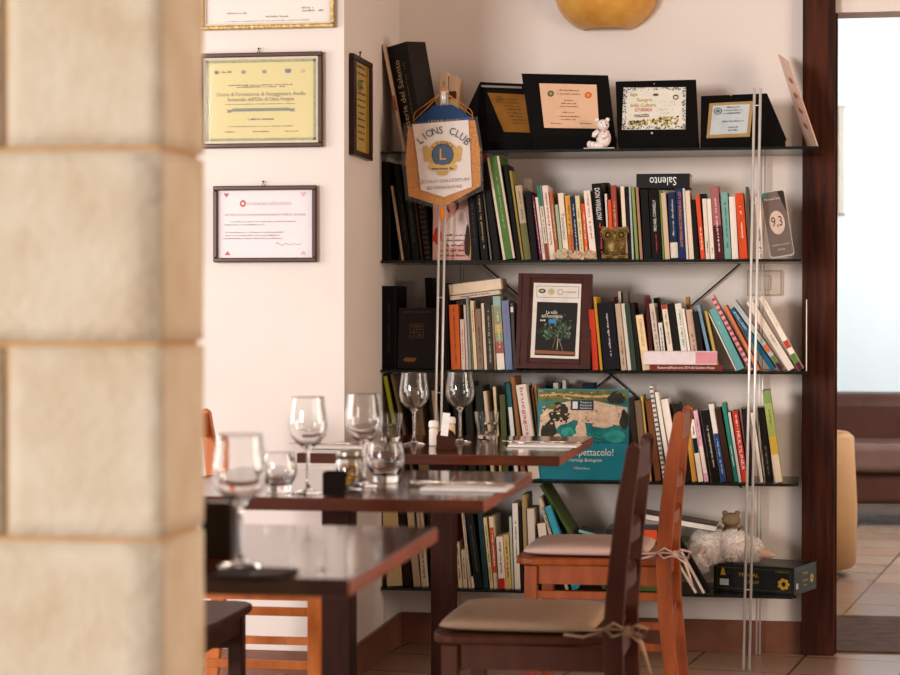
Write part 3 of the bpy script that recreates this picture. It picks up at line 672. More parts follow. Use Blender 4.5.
# seaside picture book on shelf 4
t, w_, h = face_book('large teal picture book of a rocky sea cove standing face out on the fourth shelf', 537.3, 628.5, 389, 3, '1b7f93', tilt=3, thick=.012, Y=6.785)
mb = MB()
seam = 'seaside'
def q4(mb, x0, x1, z0, z1, mi, y): mb.add([Vector((w_*x0, y, h*z0)), Vector((w_*x1, y, h*z0)), Vector((w_*x1, y, h*z1)), Vector((w_*x0, y, h*z1))], [(0, 1, 2, 3)], mi)
q4(mb, .008, .985, .40, .985, 0, -.0004)
pm = []
sea = mat('1f7f78', .4, hex2='165a66', scale=30); cliff = mat('c6a58a', .6, hex2='e0cbb4', scale=60); grass = mat('7d7a44', .7, hex2='4e5a30', scale=50); dark = mat('1c2620', .6, hex2='3a3428', scale=60); path = mat('cfa97e'); aqua = mat('2fa596', .4, hex2='207c80', scale=40)
q4(mb, .01, .985, .86, .985, 2, -.0006)
for i in range(8): blob(mb, w_*(.1+.11*i), h*(.925+.01*math.sin(i)), w_*.09, h*.012, 4, i, y=-.0008)
poly = [(.01, .42), (.03, .70), (.12, .80), (.25, .84), (.4, .875), (.62, .87), (.8, .83), (.985, .80), (.985, .60), (.88, .60), (.75, .63), (.62, .62), (.5, .63), (.4, .66), (.33, .62), (.25, .60), (.2, .55), (.12, .42)]
mb.add([Vector((w_*a, -.0009, h*b)) for a, b in poly], [list(range(len(poly)))], 1)
for cx, cz, rx, rz, mi, sd in ((.12, .53, .085, .12, 3, 1), (.25, .78, .08, .085, 3, 2), (.19, .70, .07, .06, 3, 3), (.95, .66, .045, .10, 3, 4), (.86, .90, .1, .065, 3, 5), (.15, .80, .08, .025, 2, 6), (.3, .70, .05, .05, 3, 12)): blob(mb, w_*cx, h*cz, w_*rx, h*rz, mi, sd, y=-.0011-.00003*sd)
for cx, cz, rx, rz, mi, sd in ((.48, .55, .055, .115, 1, 7), (.47, .47, .075, .05, 1, 8), (.72, .60, .11, .03, 1, 9), (.33, .53, .07, .05, 5, 10), (.85, .47, .12, .06, 5, 11), (.22, .47, .04, .04, 1, 12)): blob(mb, w_*cx, h*cz, w_*rx, h*rz, mi, sd, y=-.0013-.00003*sd)
rr = random.Random(3)
for i in range(60): blob(mb, w_*rr.uniform(.42, .9), h*rr.uniform(.64, .83), w_*rr.uniform(.004, .012), h*rr.uniform(.003, .007), rr.choice((3, 4, 4)), i, n=7, y=-.0018-.000003*i)
for i in range(50): blob(mb, w_*rr.uniform(.03, .36), h*rr.uniform(.60, .82), w_*rr.uniform(.008, .022), h*rr.uniform(.004, .014), rr.choice((3, 3, 1, 4)), i+70, n=8, y=-.0020-.000003*i)
for i in range(40): blob(mb, w_*rr.uniform(.55, .95), h*rr.uniform(.42, .56), w_*rr.uniform(.01, .03), h*rr.uniform(.004, .008), rr.choice((5, 0, 5)), i+140, n=8, y=-.0020-.000003*i)
for i in range(40): blob(mb, w_*rr.uniform(.03, .97), h*rr.uniform(.87, .975), w_*rr.uniform(.01, .03), h*rr.uniform(.003, .008), rr.choice((3, 2, 4, 2)), i+190, n=8, y=-.0012-.000003*i)
mb.build('cover_photo', [sea, cliff, grass, dark, path, aqua], t)
mb = MB(); q4(mb, .365, .615, .765, .875, 0, -.0024)
q4(mb, .385, .44, .78, .86, 1, -.0027); 
for i, b in enumerate(('Teatro', 'd\'Avanguardia', 'Salento')): put_text(mb, b, h*.033, Vector((w_*.53, -.0027, h*(.85-.031*i))), VX, VZ, mi=1, fit=w_*.13)
mb.build('cover_badge', [mat('22384a'), mat('e0e0dc')], t)
mb = MB(); put_text(mb, 'Che spettacolo!', h*.115, Vector((w_*.535, -.0008, h*.30)), VX, VZ, fit=w_*.6)
put_text(mb, 'di Pierluigi Bolognini', h*.05, Vector((w_*.5, -.0008, h*.215)), VX, VZ, fit=w_*.42)
put_text(mb, 'Milliardario', h*.035, Vector((w_*.49, -.0008, h*.125)), VX, VZ, fit=w_*.17)
mb.build('title_text', mat('e6ecec', .5), t)
mb = MB(); q4(mb, .40, .415, .11, .14, 0, -.0008); mb.build('red_mark', mat('c8302a'), t)

# brown leather framed album on shelf 3
qd = [P(518.5, 275, 6.80), P(592.5, 276, 6.80), P(590, 371, 6.76), P(515, 370, 6.76)]
dz = SH[2]+.0045-min(v.z for v in qd); 
nn = (qd[1]-qd[0]).cross(qd[3]-qd[0]).normalized()
if nn.y > 0: nn = -nn
o0 = Vector(((qd[2].x+qd[3].x)/2, 6.775, SH[2]+.0008))
t = thing('picture_frame', 'brown leather frame with a white matted tree picture on the third shelf', 'picture frame', o0)
pl = qd[0].copy()
def onp(px, py, lift=0): return PP(px, py, pl, nn)+nn*lift-o0+Vector((0, 0, dz))
LEA = mat('36130d', .35, hex2='461a12', scale=40, coat=.3, bump=.05)
m = MB(); m.slab([onp(518.5, 275), onp(592.5, 276), onp(590, 371), onp(515, 370)], nn, .02); m.build('leather_frame', LEA, t)
m = MB()
for (a, b) in (((530.5, 280), (527, 364)), ((532, 280.5), (528.5, 364.5)), ((582, 282), (579.5, 366)), ((522.5, 277), (519.5, 368)), ((530.5, 280), (583, 281)), ((527, 364.5), (581, 366))):
    m.tube([onp(*a), onp(*b)], .0014, 6)
m.build('raised_border', LEA, t)
m = MB(); m.slab([onp(534, 284.8, .003), onp(581.5, 286, .003), onp(578.5, 361, .003), onp(530.5, 359.5, .003)], nn, .003); m.build('white_mat', mat('dcd6cc'), t)
m = MB(); m.slab([onp(537.3, 303.8, .0036), onp(578, 305, .0036), onp(575, 358.5, .0036), onp(534.7, 357, .0036)], nn, .0005)
ux = (qd[1]-qd[0]).normalized(); uz = nn.cross(ux); uz = uz if uz.z > 0 else -uz
m.build('picture_ground', mat('17110e', .5), t)
m = MB()
s_px = P(100, 300, 6.78).y/F
def dot(px, py, r, mi, sd, n=12, lift=.0042):
    c = onp(px, py, lift); vs = [c]
    for i in range(n):
        a = 2*PI*i/n; q = r*s_px*(1+.5*noise.noise(Vector((math.cos(a)*2, math.sin(a)*2, sd*1.7)))); vs.append(c+ux*q*math.cos(a)+uz*q*math.sin(a))
    m.add(vs, [(0, i+1, (i+1) % n+1) for i in range(n)], mi)
m.slab([onp(535, 352, .0039), onp(575.6, 354, .0039), onp(575.4, 357, .0039), onp(534.9, 355.5, .0039)], nn, .0002, 2)
for a, b in (((552, 351), (556, 340)), ((563, 353), (559, 341)), ((557, 352), (558, 340))): m.tube([onp(*a, .004), onp(*b, .004)], .0022, 6, 3, flat=.15)
rr = random.Random(5)
for i in range(230):
    bx_, by_, br_ = rr.choice(((545, 333, 7), (553, 328, 8), (562, 331, 8), (568, 327, 6), (557, 338, 6), (548, 338, 5), (566, 337, 5), (558, 322, 5)))
    a = rr.uniform(0, 2*PI); q = math.sqrt(rr.random())*br_; px = bx_+q*math.cos(a); py = by_+q*.8*math.sin(a)
    if px < 536.5 or px > 573.5: continue
    dot(px, py, rr.uniform(.6, 1.4), rr.choice((0, 1, 4, 4)), i, n=7, lift=.0042+i*4e-6)
for i in range(14): dot(560+rr.uniform(-6, 6), 318+rr.uniform(-6, 5), 1.3, 4, i+99, lift=.0042)
m.build('tree_picture', [mat('465a42'), mat('6a7c62'), mat('8a5638'), mat('b8a890'), mat('2c4030')], t)
m = MB()
for i, (b, wd) in enumerate((('La valle', 11), ('dell\'Autentopica', 21))): put_text(m, b, .016, onp(552, 314.5+3.8*i, .006), ux, uz, fit=wd*s_px)
scribble(m, onp(543.5, 322.5, .006), ux, uz, 6*s_px, .008)
m.build('caption_text', mat('e4dccc'), t)
m = MB(); m.slab([onp(549, 321, .0058), onp(556.5, 321.4, .0058), onp(556.5, 325.6, .0058), onp(549, 325.2, .0058)], nn, .0004); m.build('blue_tab', mat('3a86b8'), t)
m = MB()
for a, b in (((537.3, 288), (579, 289)), ((537.3, 299.2), (578.5, 300.2)), ((537.3, 288), (536.8, 299.2)), ((579, 289), (578.5, 300.2))): m.tube([onp(*a, .0033), onp(*b, .0033)], .0006, 4)
disc(m, onp(542.3, 293, .0036), ux, uz, 3.6*s_px, 1, rz=.65); disc(m, onp(551.5, 293.6, .0036), ux, uz, 3.2*s_px, 2); disc(m, onp(560.5, 294, .0036), ux, uz, 3*s_px, 3, r2=2.3*s_px)
disc(m, onp(542.3, 293, .0039), ux, uz, 2*s_px, 2, rz=.5)
scribble(m, onp(570, 294.3, .0036), ux, uz, 13*s_px, .006, 3)
m.build('header_emblems', [mat('55524c'), mat('3c4a1c'), mat('b8b08c'), mat('9a968c')], t)

# ------------------------------------------------------------- award plaques on the top shelf
def plane_of(c4):
    q = [P(*c) for c in c4]; n = (q[1]-q[0]).cross(q[3]-q[0]).normalized()
    if n.y > 0: n = -n
    return q, n
def award(name, label, outer, plate, ytop, ybot, thick, framehex='0d0b0a', platehex='d8b48a', base=True, platemat=None, back=.11):
    """outer/plate: pixel corners TL,TR,BR,BL; top edge at depth ytop, bottom edge at depth ybot"""
    c4 = [(*outer[0], ytop), (*outer[1], ytop), (*outer[2], ybot), (*outer[3], ybot)]
    q = [P(*c) for c in c4]; n = (q[1]-q[0]).cross(q[3]-q[0]).normalized()
    if n.y > 0: n = -n
    o0 = Vector(((q[2].x+q[3].x)/2, ybot+.03, SH[0]+.0006))
    t = thing(name, label, 'award plaque', o0)
    f = lambda a, l=0: PP(a[0], a[1], q[0], n)+n*l-o0
    m = MB(); m.slab([f(a) for a in outer], n, thick); m.build('panel', mat(framehex, .5, var=.1, spec=.08), t)
    m = MB(); m.slab([f(a, .003) for a in plate], n, .003); m.build('plate', platemat or mat(platehex, .4, var=.05, coat=.3), t)
    ux = (q[1]-q[0]).normalized(); uz = n.cross(ux); uz = uz if uz.z > 0 else -uz
    if base:
        a = q[3]-o0; b = q[2]-o0; zt_ = min(a.z, b.z)
        m = MB(); m.box(a.x+.004, b.x-.004, a.y-.003, a.y+back, 0, max(zt_, .012)+.012)
        m.prism([(q[0].y-o0.y+.012, q[0].z-o0.z-.02), (q[0].y-o0.y+.028, q[0].z-o0.z-.02), (a.y+back, .01), (a.y+back-.03, .01)], 'x', (a.x+b.x)/2-.02, (a.x+b.x)/2+.02)
        m.build('base', mat(framehex, .6, var=.1, spec=.04), t)
    return t, f, ux, uz
# P1 gold plate in an open black case
t, f, ux, uz = award('award_plaque', 'open black award case with a gold engraved plate, leftmost on the top shelf', [(480, 82), (528, 84), (533, 145), (475, 143)], [(487.5, 93), (526, 95), (530, 133), (504, 132)], 6.90, 6.83, .012, platemat=mat('80541f', .35, .3, hex2='9c6c2c', scale=8))
m = MB()
for i in range(8): scribble(m, f((509+i*1.6, 100+i*3.4), .0035), ux, uz, .05, .006)
disc(m, f((499.5, 100), .0035), ux, uz, .012, r2=.009); disc(m, f((499.5, 100), .0035), ux, uz, .006)
m.build('engraving', mat('5c3a18', .4), t)
m = MB(); a = f((469, 104)); b = f((480, 82)); c_ = f((484, 88)); d = f((478, 143)); g = f((470, 146))
m.slab([b, f((485, 82)), f((488, 143)), f((464, 146)), f((466, 112))], (Vector((.15, -1, .1))).normalized(), .004); m.build('case_flap', BLACK, t)
m = MB(); m.slab([f((481, 85.5), .004), f((522, 87), .004), f((522, 89), .004), f((482, 87.5), .004)], Vector((0, -1, .2)).normalized(), .003); m.build('lid_edge', mat('8a8076', .3), t)
# P2 large black frame with pink plate
t, f, ux, uz = award('award_plaque', 'large black framed award with a pinkish plate, behind the white bear', [(521.5, 73.5), (608, 75.3), (615, 134), (531, 139.5)], [(539.2, 83.6), (596.6, 85), (599.2, 128.8), (544.3, 128)], 6.86, 6.80, .016, platemat=mat('dcb596', .45, var=.04, coat=.2))
m = MB()
m.build if False else None
for i, (yy, L) in enumerate(((91, .065), (94.5, .075), (101, .03), (104, .05), (107, .06), (113, .04), (117, .07), (120, .05))): scribble(m, f((569, yy), .0035), ux, uz, L, .005)
scribble(m, f((556, 124), .0035), ux, uz, .04, .004); scribble(m, f((586, 124), .0035), ux, uz, .04, .004)
m.build('engraved_lettering', mat('8a6248', .5), t)
m = MB(); disc(m, f((550.8, 94), .0035), ux, uz, .0105, 0); disc(m, f((550.8, 94), .0038), ux, uz, .006, 1); disc(m, f((588.3, 95.5), .0035), ux, uz, .0115, 2); disc(m, f((588.3, 95.5), .0038), ux, uz, .006, 3)
m.build('seals', [mat('4c4c30'), mat('9a9468'), mat('d0622a'), mat('e08a4c')], t)
# P3 case with patterned print
t, f, ux, uz = award('award_plaque', 'black award case holding a print with patterned blue border and yellow title', [(615.5, 81.5), (696, 79.6), (699, 145), (618, 146)], [(623.6, 88), (686, 87.6), (685.4, 129.4), (622, 130)], 6.88, 6.80, .012, platehex='dcd8cc')
m = MB()
rr = random.Random(4)
def uvp(u, v, l=.0036):   # bilinear on the print
    x = (623.6*(1-v)+622*v)*(1-u)+(686*(1-v)+685.4*v)*u; y = (88*(1-v)+130*v)*(1-u)+(87.6*(1-v)+129.4*v)*u; return f((x, y), l)
for i in range(300):
    e_ = rr.choice('tblr'); s1 = rr.random(); s2 = rr.random()*.055
    u, v = {'t': (s1, s2*1.4), 'b': (s1, 1-s2*1.4), 'l': (s2, s1), 'r': (1-s2, s1)}[e_]
    u = min(max(u, .01), .99); v = min(max(v, .015), .985)
    disc(m, uvp(u, v, .0036+i*1e-6), ux, uz, rr.uniform(.0015, .003), rr.choice((0, 0, 1, 2)), n=5)
for i in range(160):
    u = rr.uniform(.1, .9); v = rr.uniform(.82-.14*u, .9)
    disc(m, uvp(u, v, .0036+i*1e-6), ux, uz, rr.uniform(.002, .004), rr.choice((1, 3, 3, 4)), n=6)
for b, u, v, mi, wd in (('Sagra', .17, .17, 3, .12), ('Sangra', .34, .3, 3, .24), ('della Cultura', .32, .43, 3, .42), ('SUTURNALIA', .33, .54, 5, .28)):
    put_text(m, b, .018, uvp(u, v, .0045), ux, uz, mi=mi, fit=wd*.2)
scribble(m, uvp(.32, .66, .0045), ux, uz, .055, .005, 1); scribble(m, uvp(.32, .70, .0045), ux, uz, .05, .005, 1)
for i in range(5): scribble(m, uvp(.7, .35+.09*i, .0045), ux, uz, .05, .004, 6, dens=.4)
disc(m, uvp(.84, .24, .0045), ux, uz, .009, 1, r2=.006); disc(m, uvp(.84, .20, .0045), ux, uz, .003, 1)
disc(m, uvp(.52, .18, .0045), ux, uz, .009, 4, rz=.5)
m.build('printed_design', [mat('3f5a78'), mat('4a4640'), mat('b8b0a0'), mat('b09a2a'), mat('5a4a1c'), mat('c8602c'), mat('a8a498')], t)
m = MB(); c_ = f((652, 133.5), .003); m.ball(c_, .0035); c_ = f((654.3, 84.2), .003); m.ball(c_, .002); m.build('press_stud', CHROME, t)
m = MB(); put_text(m, '~S~', .012, f((650.5, 143.4), .002), ux, uz); m.build('gold_monogram', mat('b08a4a', .3, .7), t)
# P4 pale blue certificate
t, f, ux, uz = award('award_plaque', 'black award case with a pale blue certificate in a gold border, rightmost plaque', [(701, 96), (767, 93.3), (786.5, 139), (700.5, 146)], [(709.5, 103.8), (753.5, 101.5), (749.8, 137), (706.5, 138.5)], 6.88, 6.80, .012, platemat=mat('b99a66', .35, .4))
m = MB(); m.slab([f((713, 106.2), .0036), (f((750, 104.6), .0036)), f((746.8, 133.6), .0036), f((709.8, 135.4), .0036)], (Vector((0, -1, .3))).normalized(), .0006); m.build('certificate_paper', mat('bcc4c8', .5), t)
m = MB(); disc(m, f((718, 112), .0050), ux, uz, .013, 0, r2=.010); disc(m, f((718, 112), .0050), ux, uz, .006, 0)
for yy, L in ((108, .04), (111, .06), (114, .06), (122, .07), (128, .03), (131, .03)): scribble(m, f((733, yy), .0050), ux, uz, L, .005)
m.build('certificate_lettering', mat('5a6a74'), t)
m = MB(); m.ball(f((722.5, 142), .003), .0032); m.ball(f((731, 96), .003), .002); m.build('press_stud', CHROME, t)
# print leaning on the timber jamb
a = P(778, 54, 6.98); b = P(789, 62, 6.93)
q = [P(778, 54, 7.00), P(789, 62, 6.86), P(818, 147.5, 6.84), P(807, 146.5, 6.98)]
o0 = Vector((q[2].x-.01, 6.9, SH[0]+.0005)); dzz = SH[0]+.001-min(v.z for v in q)
m = MB(); qq = [v-o0+Vector((0, 0, dzz)) for v in q]; n = (qq[1]-qq[0]).cross(qq[3]-qq[0]).normalized(); n = n if n.y < 0 else -n
t = thing('photo_print', 'tall narrow pinkish print leaning against the timber post at the shelf end', 'picture', o0)
m.slab(qq, n, .003); m.build('card', mat('cfa48c', .35, hex2='dcb8a4', scale=8, coat=.4), t)
m = MB()
for i in range(4):
    c_ = qq[0].lerp(qq[3], .25+.17*i).lerp(qq[1].lerp(qq[2], .25+.17*i), .5)+n*.0006
    u_ = (qq[1]-qq[0]).normalized(); v_ = (qq[0]-qq[3]).normalized(); disc(m, c_, u_, v_, .028, n=7, rz=.35)
m.build('printed_symbols', mat('a8664a'), t)

# Masserie del Salento slipcase, cream leaning book, cream paperbacks (top shelf)
c4 = [(385, 43), (414, 41), (430, 149), (402, 149)]
zb = SH[0]+.0006
def tilted_block(name, label, px, wd, dp, h, lean, yaw, hexc, Y, group='books on the top shelf'):
    a = P(px, 149, Y); t = thing(name, label, 'book', (a.x, Y, zb), (0, 0, 0), group)
    t.rotation_euler = (Matrix.Rotation(-R(lean), 4, 'Y') @ Matrix.Rotation(R(yaw), 4, 'Z')).to_euler(); return t
t = tilted_block('book', 'tall black slipcased book with gilt title leaning at the left of the top shelf', 404, 0, 0, 0, 10, -28, '', 6.80)
MB().bbox(0, .088, 0, .10, 0, .347, .002).build('slipcase', mat('100d0c', .35, coat=.2), t)
mt = MB(); put_text(mt, 'Masserie del Salento', .03, Vector((.036, -.0008, .165)), VX, VZ, R(90), fit=.26); mt.build('title_text', mat('b8a480', .4), t)
mt = MB(); scribble(mt, Vector((.062, -.0008, .2)), VZ, -VX, .17, .006); mt.build('subtitle_lettering', mat('6a5c48', .4), t)
# keep the rotated case on the shelf
mz = min((Matrix.Rotation(-R(10), 4, 'Y') @ Matrix.Rotation(R(-28), 4, 'Z') @ Vector((x, y, 0))).z for x in (0, .088) for y in (0, .1)); t.location.z -= mz
def quickbook(s, px0, px1, pxt, yt, hexc, label, **kw):
    return book(s, (px0, px1, pxt, yt, hexc, 'x', dict(label=label, **kw)), None)
quickbook(0, 402.5, 405.4, 382, 45, 'bfa68e', 'thin cream book with a red tag leaning against the side wall, top shelf', Y=6.775, bands=[(.38, .52, 'a83a2e')], marks=None, d=.2)
quickbook(0, 440.5, 449.5, 439, 73, 'd6c1a4', 'cream paperback upright behind the pennant on the top shelf', Y=6.86, marks=('8a6a4c', .6, .9))
quickbook(0, 450, 458, 448.5, 76, 'cdb291', 'beige paperback with dark spot right of the cream one, top shelf', Y=6.86, marks=None, bands=[(.7, .8, '5a2a1c')])

# 9,3 plaque
Yp = 6.79
a = P(770.5, 259.6, Yp)
t = thing('rating_plaque', 'taupe acrylic plaque reading 9,3 leaning on the second shelf', 'plaque', (a.x, Yp, SH[1]+.0006), (0, R(-9), 0))
W_, H_ = wpx(770.5, 797, Yp)*.93, .212
def rrect(x0, x1, z0, z1, r, n=5):
    pts = []
    for cx, cz, a0 in ((x1-r, z0+r, -90), (x1-r, z1-r, 0), (x0+r, z1-r, 90), (x0+r, z0+r, 180)):
        for i in range(n+1): a = R(a0+90*i/n); pts.append((cx+r*math.cos(a), cz+r*math.sin(a)))
    return pts
MB().prism(rrect(0, W_, 0, H_, .009), 'y', .0, .018).build('acrylic_block', sheer('acrylic_clear', (.8, .82, .82), .35, .05), t)
MB().prism(rrect(.003, W_-.003, .005, H_-.003, .008), 'y', -.0012, .0005).build('face_panel', mat('6e5f58', .35, coat=.4), t)
m = MB(); disc(m, Vector((W_*.50, -.0016, H_*.52)), VX, VZ, .0235, rz=1.45*1.1, n=36); m.build('score_disc', mat('cdb5a8'), t)
m = MB(); put_text(m, '9,3', .045, Vector((W_*.5, -.002, H_*.53)), VX, VZ, fit=.034); m.build('score_text', mat('3c332e'), t)
m = MB(); put_text(m, 'MareinCasa', .011, Vector((W_*.45, -.0016, H_*.88)), VX, VZ, fit=.05); put_text(m, 'Guest Review Award 2016', .007, Vector((W_*.5, -.0016, H_*.19)), VX, VZ, fit=.055); put_text(m, 'Booking', .008, Vector((W_*.5, -.0016, H_*.12)), VX, VZ, fit=.02)
m.build('small_text', mat('d8c8bc'), t)
m = MB(); m.prism([(.004, H_-.03), (.016, H_-.014), (.018, H_-.005), (.008, H_-.005), (.004, H_-.01)], 'y', -.0017, -.001); m.build('teal_corner', mat('2a8078'), t)
m = MB(); m.prism([(W_-.024, H_-.005), (W_-.006, H_-.005), (W_-.004, H_-.012), (W_-.004, H_-.075)], 'y', -.0017, -.001); m.build('dark_corner', mat('2c2220'), t)

# owl
oc = P(615, 260, 6.775); oc.z = SH[1]+.0006; oc.y = 6.79
t = thing('owl_figurine', 'square brass owl figurine standing in front of the second shelf books', 'figurine', oc)
BR = mat('5c4826', .4, .55, hex2='7c6438', scale=60, bump=.15)
bm = bmesh.new(); bmesh.ops.create_cube(bm, size=1)
for v in bm.verts: v.co = Vector((v.co.x*.094, v.co.y*.045, v.co.z*.104+.052))
bmesh.ops.bevel(bm, geom=bm.edges[:], offset=.014, segments=4, affect='EDGES')
m = MB(); m.bm(bm, 0, True)
m.prism([(-.046, .085), (-.041, .107), (-.025, .103), (.025, .103), (.041, .107), (.046, .085)], 'y', -.018, .012); m.bbox(-.043, .043, -.022, .02, 0, .02, .004)
m.ball((0, -.016, .042), (.030, .012, .036)); m.build('body', BR, t)
m = MB()
for sx in (-1, 1):
    for k, r in enumerate((.018, .013)): m.tube([(sx*.021+r*math.cos(2*PI*i/18), -.0235, .078+r*math.sin(2*PI*i/18)) for i in range(19)], .0022, 6)
    m.ball((sx*.021, -.024, .078), (.006, .004, .006))
m.prism([(-.006, .08), (.006, .08), (0, .06)], 'y', -.029, -.02); m.build('face', mat('7a6234', .4, .55), t)
m = MB()
for j in range(6):
    for i in range(-3, 4):
        if abs(i)*.008 < .028*math.sqrt(max(0, 1-((j-2.5)/3.6)**2)): m.ball((i*.008+(.004 if j % 2 else 0), -.0275+abs(i)*.0022, .018+j*.0088), (.0042, .002, .0045), seg=8)
m.build('breast_feathers', BR, t)
m = MB()
for sx in (-1, 1):
    for k in range(3): m.ball((sx*.02+(k-1)*.006, -.026, .006), (.003, .006, .005), seg=8)
m.build('feet', BR, t)
# sea shells in front of books
SHM = mat('a98a68', .6, hex2='d0b898', scale=60, bump=.2)
for k, (px, sx, lab, hx) in enumerate(((561, .028, 'knobbly greenish sea shell, leftmost of the three before the books', '9c9470'), (575.5, .026, 'pinkish spiral sea shell in the middle before the second shelf books', 'b9836c'), (590, .024, 'brown sea shell beside the brass owl', 'a57a5c'))):
    c = P(px, 260, 6.768); c.z = SH[1]+.0004; c.y = 6.772
    m = MB(); rr = random.Random(k)
    pts = []; n = 9
    for j in range(n):
        f_ = j/(n-1); pts.append((-sx*.9+1.8*sx*f_, .0, .014+.003*math.sin(j*1.9)))
    m.tube(pts, .012, 12, 0, taper=[.25, .6, .95, .75, 1.1, .85, 1.05, .6, .25])
    for i in range(7): m.ball((rr.uniform(-sx*.7, sx*.7), rr.uniform(-.008, .004), .014+rr.uniform(.004, .012)), rr.uniform(.004, .008), seg=8)
    m.ball((0, 0, .009), (sx*.8, .011, .009))
    if k == 0: m.ball((.006, .004, .026), (.016, .009, .012)); m.ball((-.006, 0, .022), (.012, .009, .012))
    tag(m.build('sea_shell', mat(hx, .55, hex2='d4c0a4', scale=90, bump=.2)), lab, 'shell', 'sea shells on the second shelf', c)

# porcelain bear
bc = P(600, 149, 6.775); bc.z = SH[0]+.0006; bc.y = 6.773
t = thing('bear_figurine', 'small white porcelain teddy bear seated on the top shelf', 'figurine', bc)
m = MB()
m.ball((.012, 0, .034), (.024, .020, .030)); m.ball((.010, -.002, .076), (.020, .018, .018)); m.ball((.018, -.016, .072), (.009, .009, .008))
for dx in (-.014, .02): m.ball((dx+.004, 0, .093), (.007, .004, .007))
m.ball((-.014, -.008, .012), (.022, .011, .011)); m.ball((-.004, -.016, .010), (.020, .010, .010)); m.ball((-.032, -.010, .014), (.009, .009, .012)); m.ball((-.022, -.020, .012), (.008, .008, .011))
m.tube([(-.004, -.014, .056), (-.016, -.02, .046), (-.018, -.02, .036)], .008, 10, taper=[1.1, 1, .8]); m.tube([(.024, -.012, .054), (.02, -.022, .04), (.008, -.026, .034)], .008, 10, taper=[1.1, 1, .8])
m.build('body', mat('e9dedb', .25, coat=.6), t)
m = MB(); m.ball((.024, -.0245, .074), .0026, seg=8); m.ball((.007, -.019, .081), .0018, seg=8); m.ball((.021, -.0175, .083), .0018, seg=8); m.build('eyes_and_nose', mat('2a2220', .3), t)
m = MB(); m.ball((.012, -.019, .058), (.008, .004, .004), seg=8); m.build('bow', mat('e0b0b4', .4), t)
MB().bbox(-.050, .048, -.022, .024, -.0003, .003, .001).build('glass_base', mat('b8c0ba', .1, coat=.5), t)
t.location.z += .0005

# ------------------------------------------------------------- board game box, fluffy toy
bx = P(794, 594, 6.735); 
t = thing('game_box', 'black and yellow boxed board game at the right end of the bottom shelf', 'game box', (bx.x, 6.752, SH[4]+.0006), (0, 0, R(-20)))
Lb, Db, Hb = .272, .205, .088
MB().bbox(-Lb, 0, 0, Db, 0, Hb, .0015).build('box_body', mat('15181a', .35, coat=.3), t)
m = MB()
for a in ((-Lb+.012, -.012, .010, .012), (-Lb+.012, -.012, Hb-.012, Hb-.010), (-Lb+.012, -Lb+.0135, .01, Hb-.01), (-.0135, -.012, .01, Hb-.01)): m.box(a[0], a[1], -.0006, 0, a[2], a[3])
for a in ((.012, Db-.012, .010, .012), (.012, Db-.012, Hb-.012, Hb-.010), (.012, .0135, .01, Hb-.01), (Db-.0135, Db-.012, .01, Hb-.01)): m.box(0, .0006, a[0], a[1], a[2], a[3])
m.build('gold_border', mat('4a4a24', .4), t)
m = MB()
def yel(cx, cz, r, side=False):
    for i in range(7):
        a = 2*PI*i/7; m.ball((0.0006 if side else cx+r*.62*math.cos(a), cx+r*.62*math.cos(a) if side else -.0006, cz+r*.62*math.sin(a)), (.0004 if side else r*.36, r*.36 if side else .0004, r*.3), seg=8)
yel(-.035, .034, .021); m.build('wheel_emblem', mat('c8a32a', .4), t)
m = MB(); yel(.16, .04, .016, True); m.build('wheel_emblem', mat('c8a32a', .4), t)
m = MB()
put_text(m, 'TRIVIAL', .016, Vector((-Lb*.56, -.0008, .056)), VX, VZ, fit=.07); put_text(m, 'PURSUIT', .013, Vector((-Lb*.52, -.0008, .034)), VX, VZ, fit=.05)
m.build('title_text', mat('c8a32a', .4), t)
m = MB(); m.prism([(-Lb+.024, .052), (-Lb+.042, .052), (-Lb+.036, .075), (-Lb+.030, .075)], 'y', -.0008, -.0001)
m.build('trophy_mark', mat('c8a32a', .4), t)
m = MB(); put_text(m, 'Trivial', .014, Vector((.0008, .10, .062)), VY, VZ, fit=.045); put_text(m, 'Pursuit', .013, Vector((.0008, .10, .04)), VY, VZ, fit=.045); put_text(m, 'Genus', .010, Vector((.0008, .10, .024)), VY, VZ, fit=.03)
m.build('side_text', mat('c8a32a', .4), t)
m = MB(); m.box(-Lb+.022, -Lb+.052, -.0007, -.0001, .020, .040); m.build('age_label', mat('b8bcbe', .5), t); m = MB(); m.box(.0001, .0007, .018, .036, .018, .036); m.build('side_label', mat('b8bcbe', .5), t)
m = MB(); scribble(m, Vector((-.04, -.0008, .072)), VX, VZ, .045, .004); m.build('small_lettering', mat('7a7a30', .5), t)
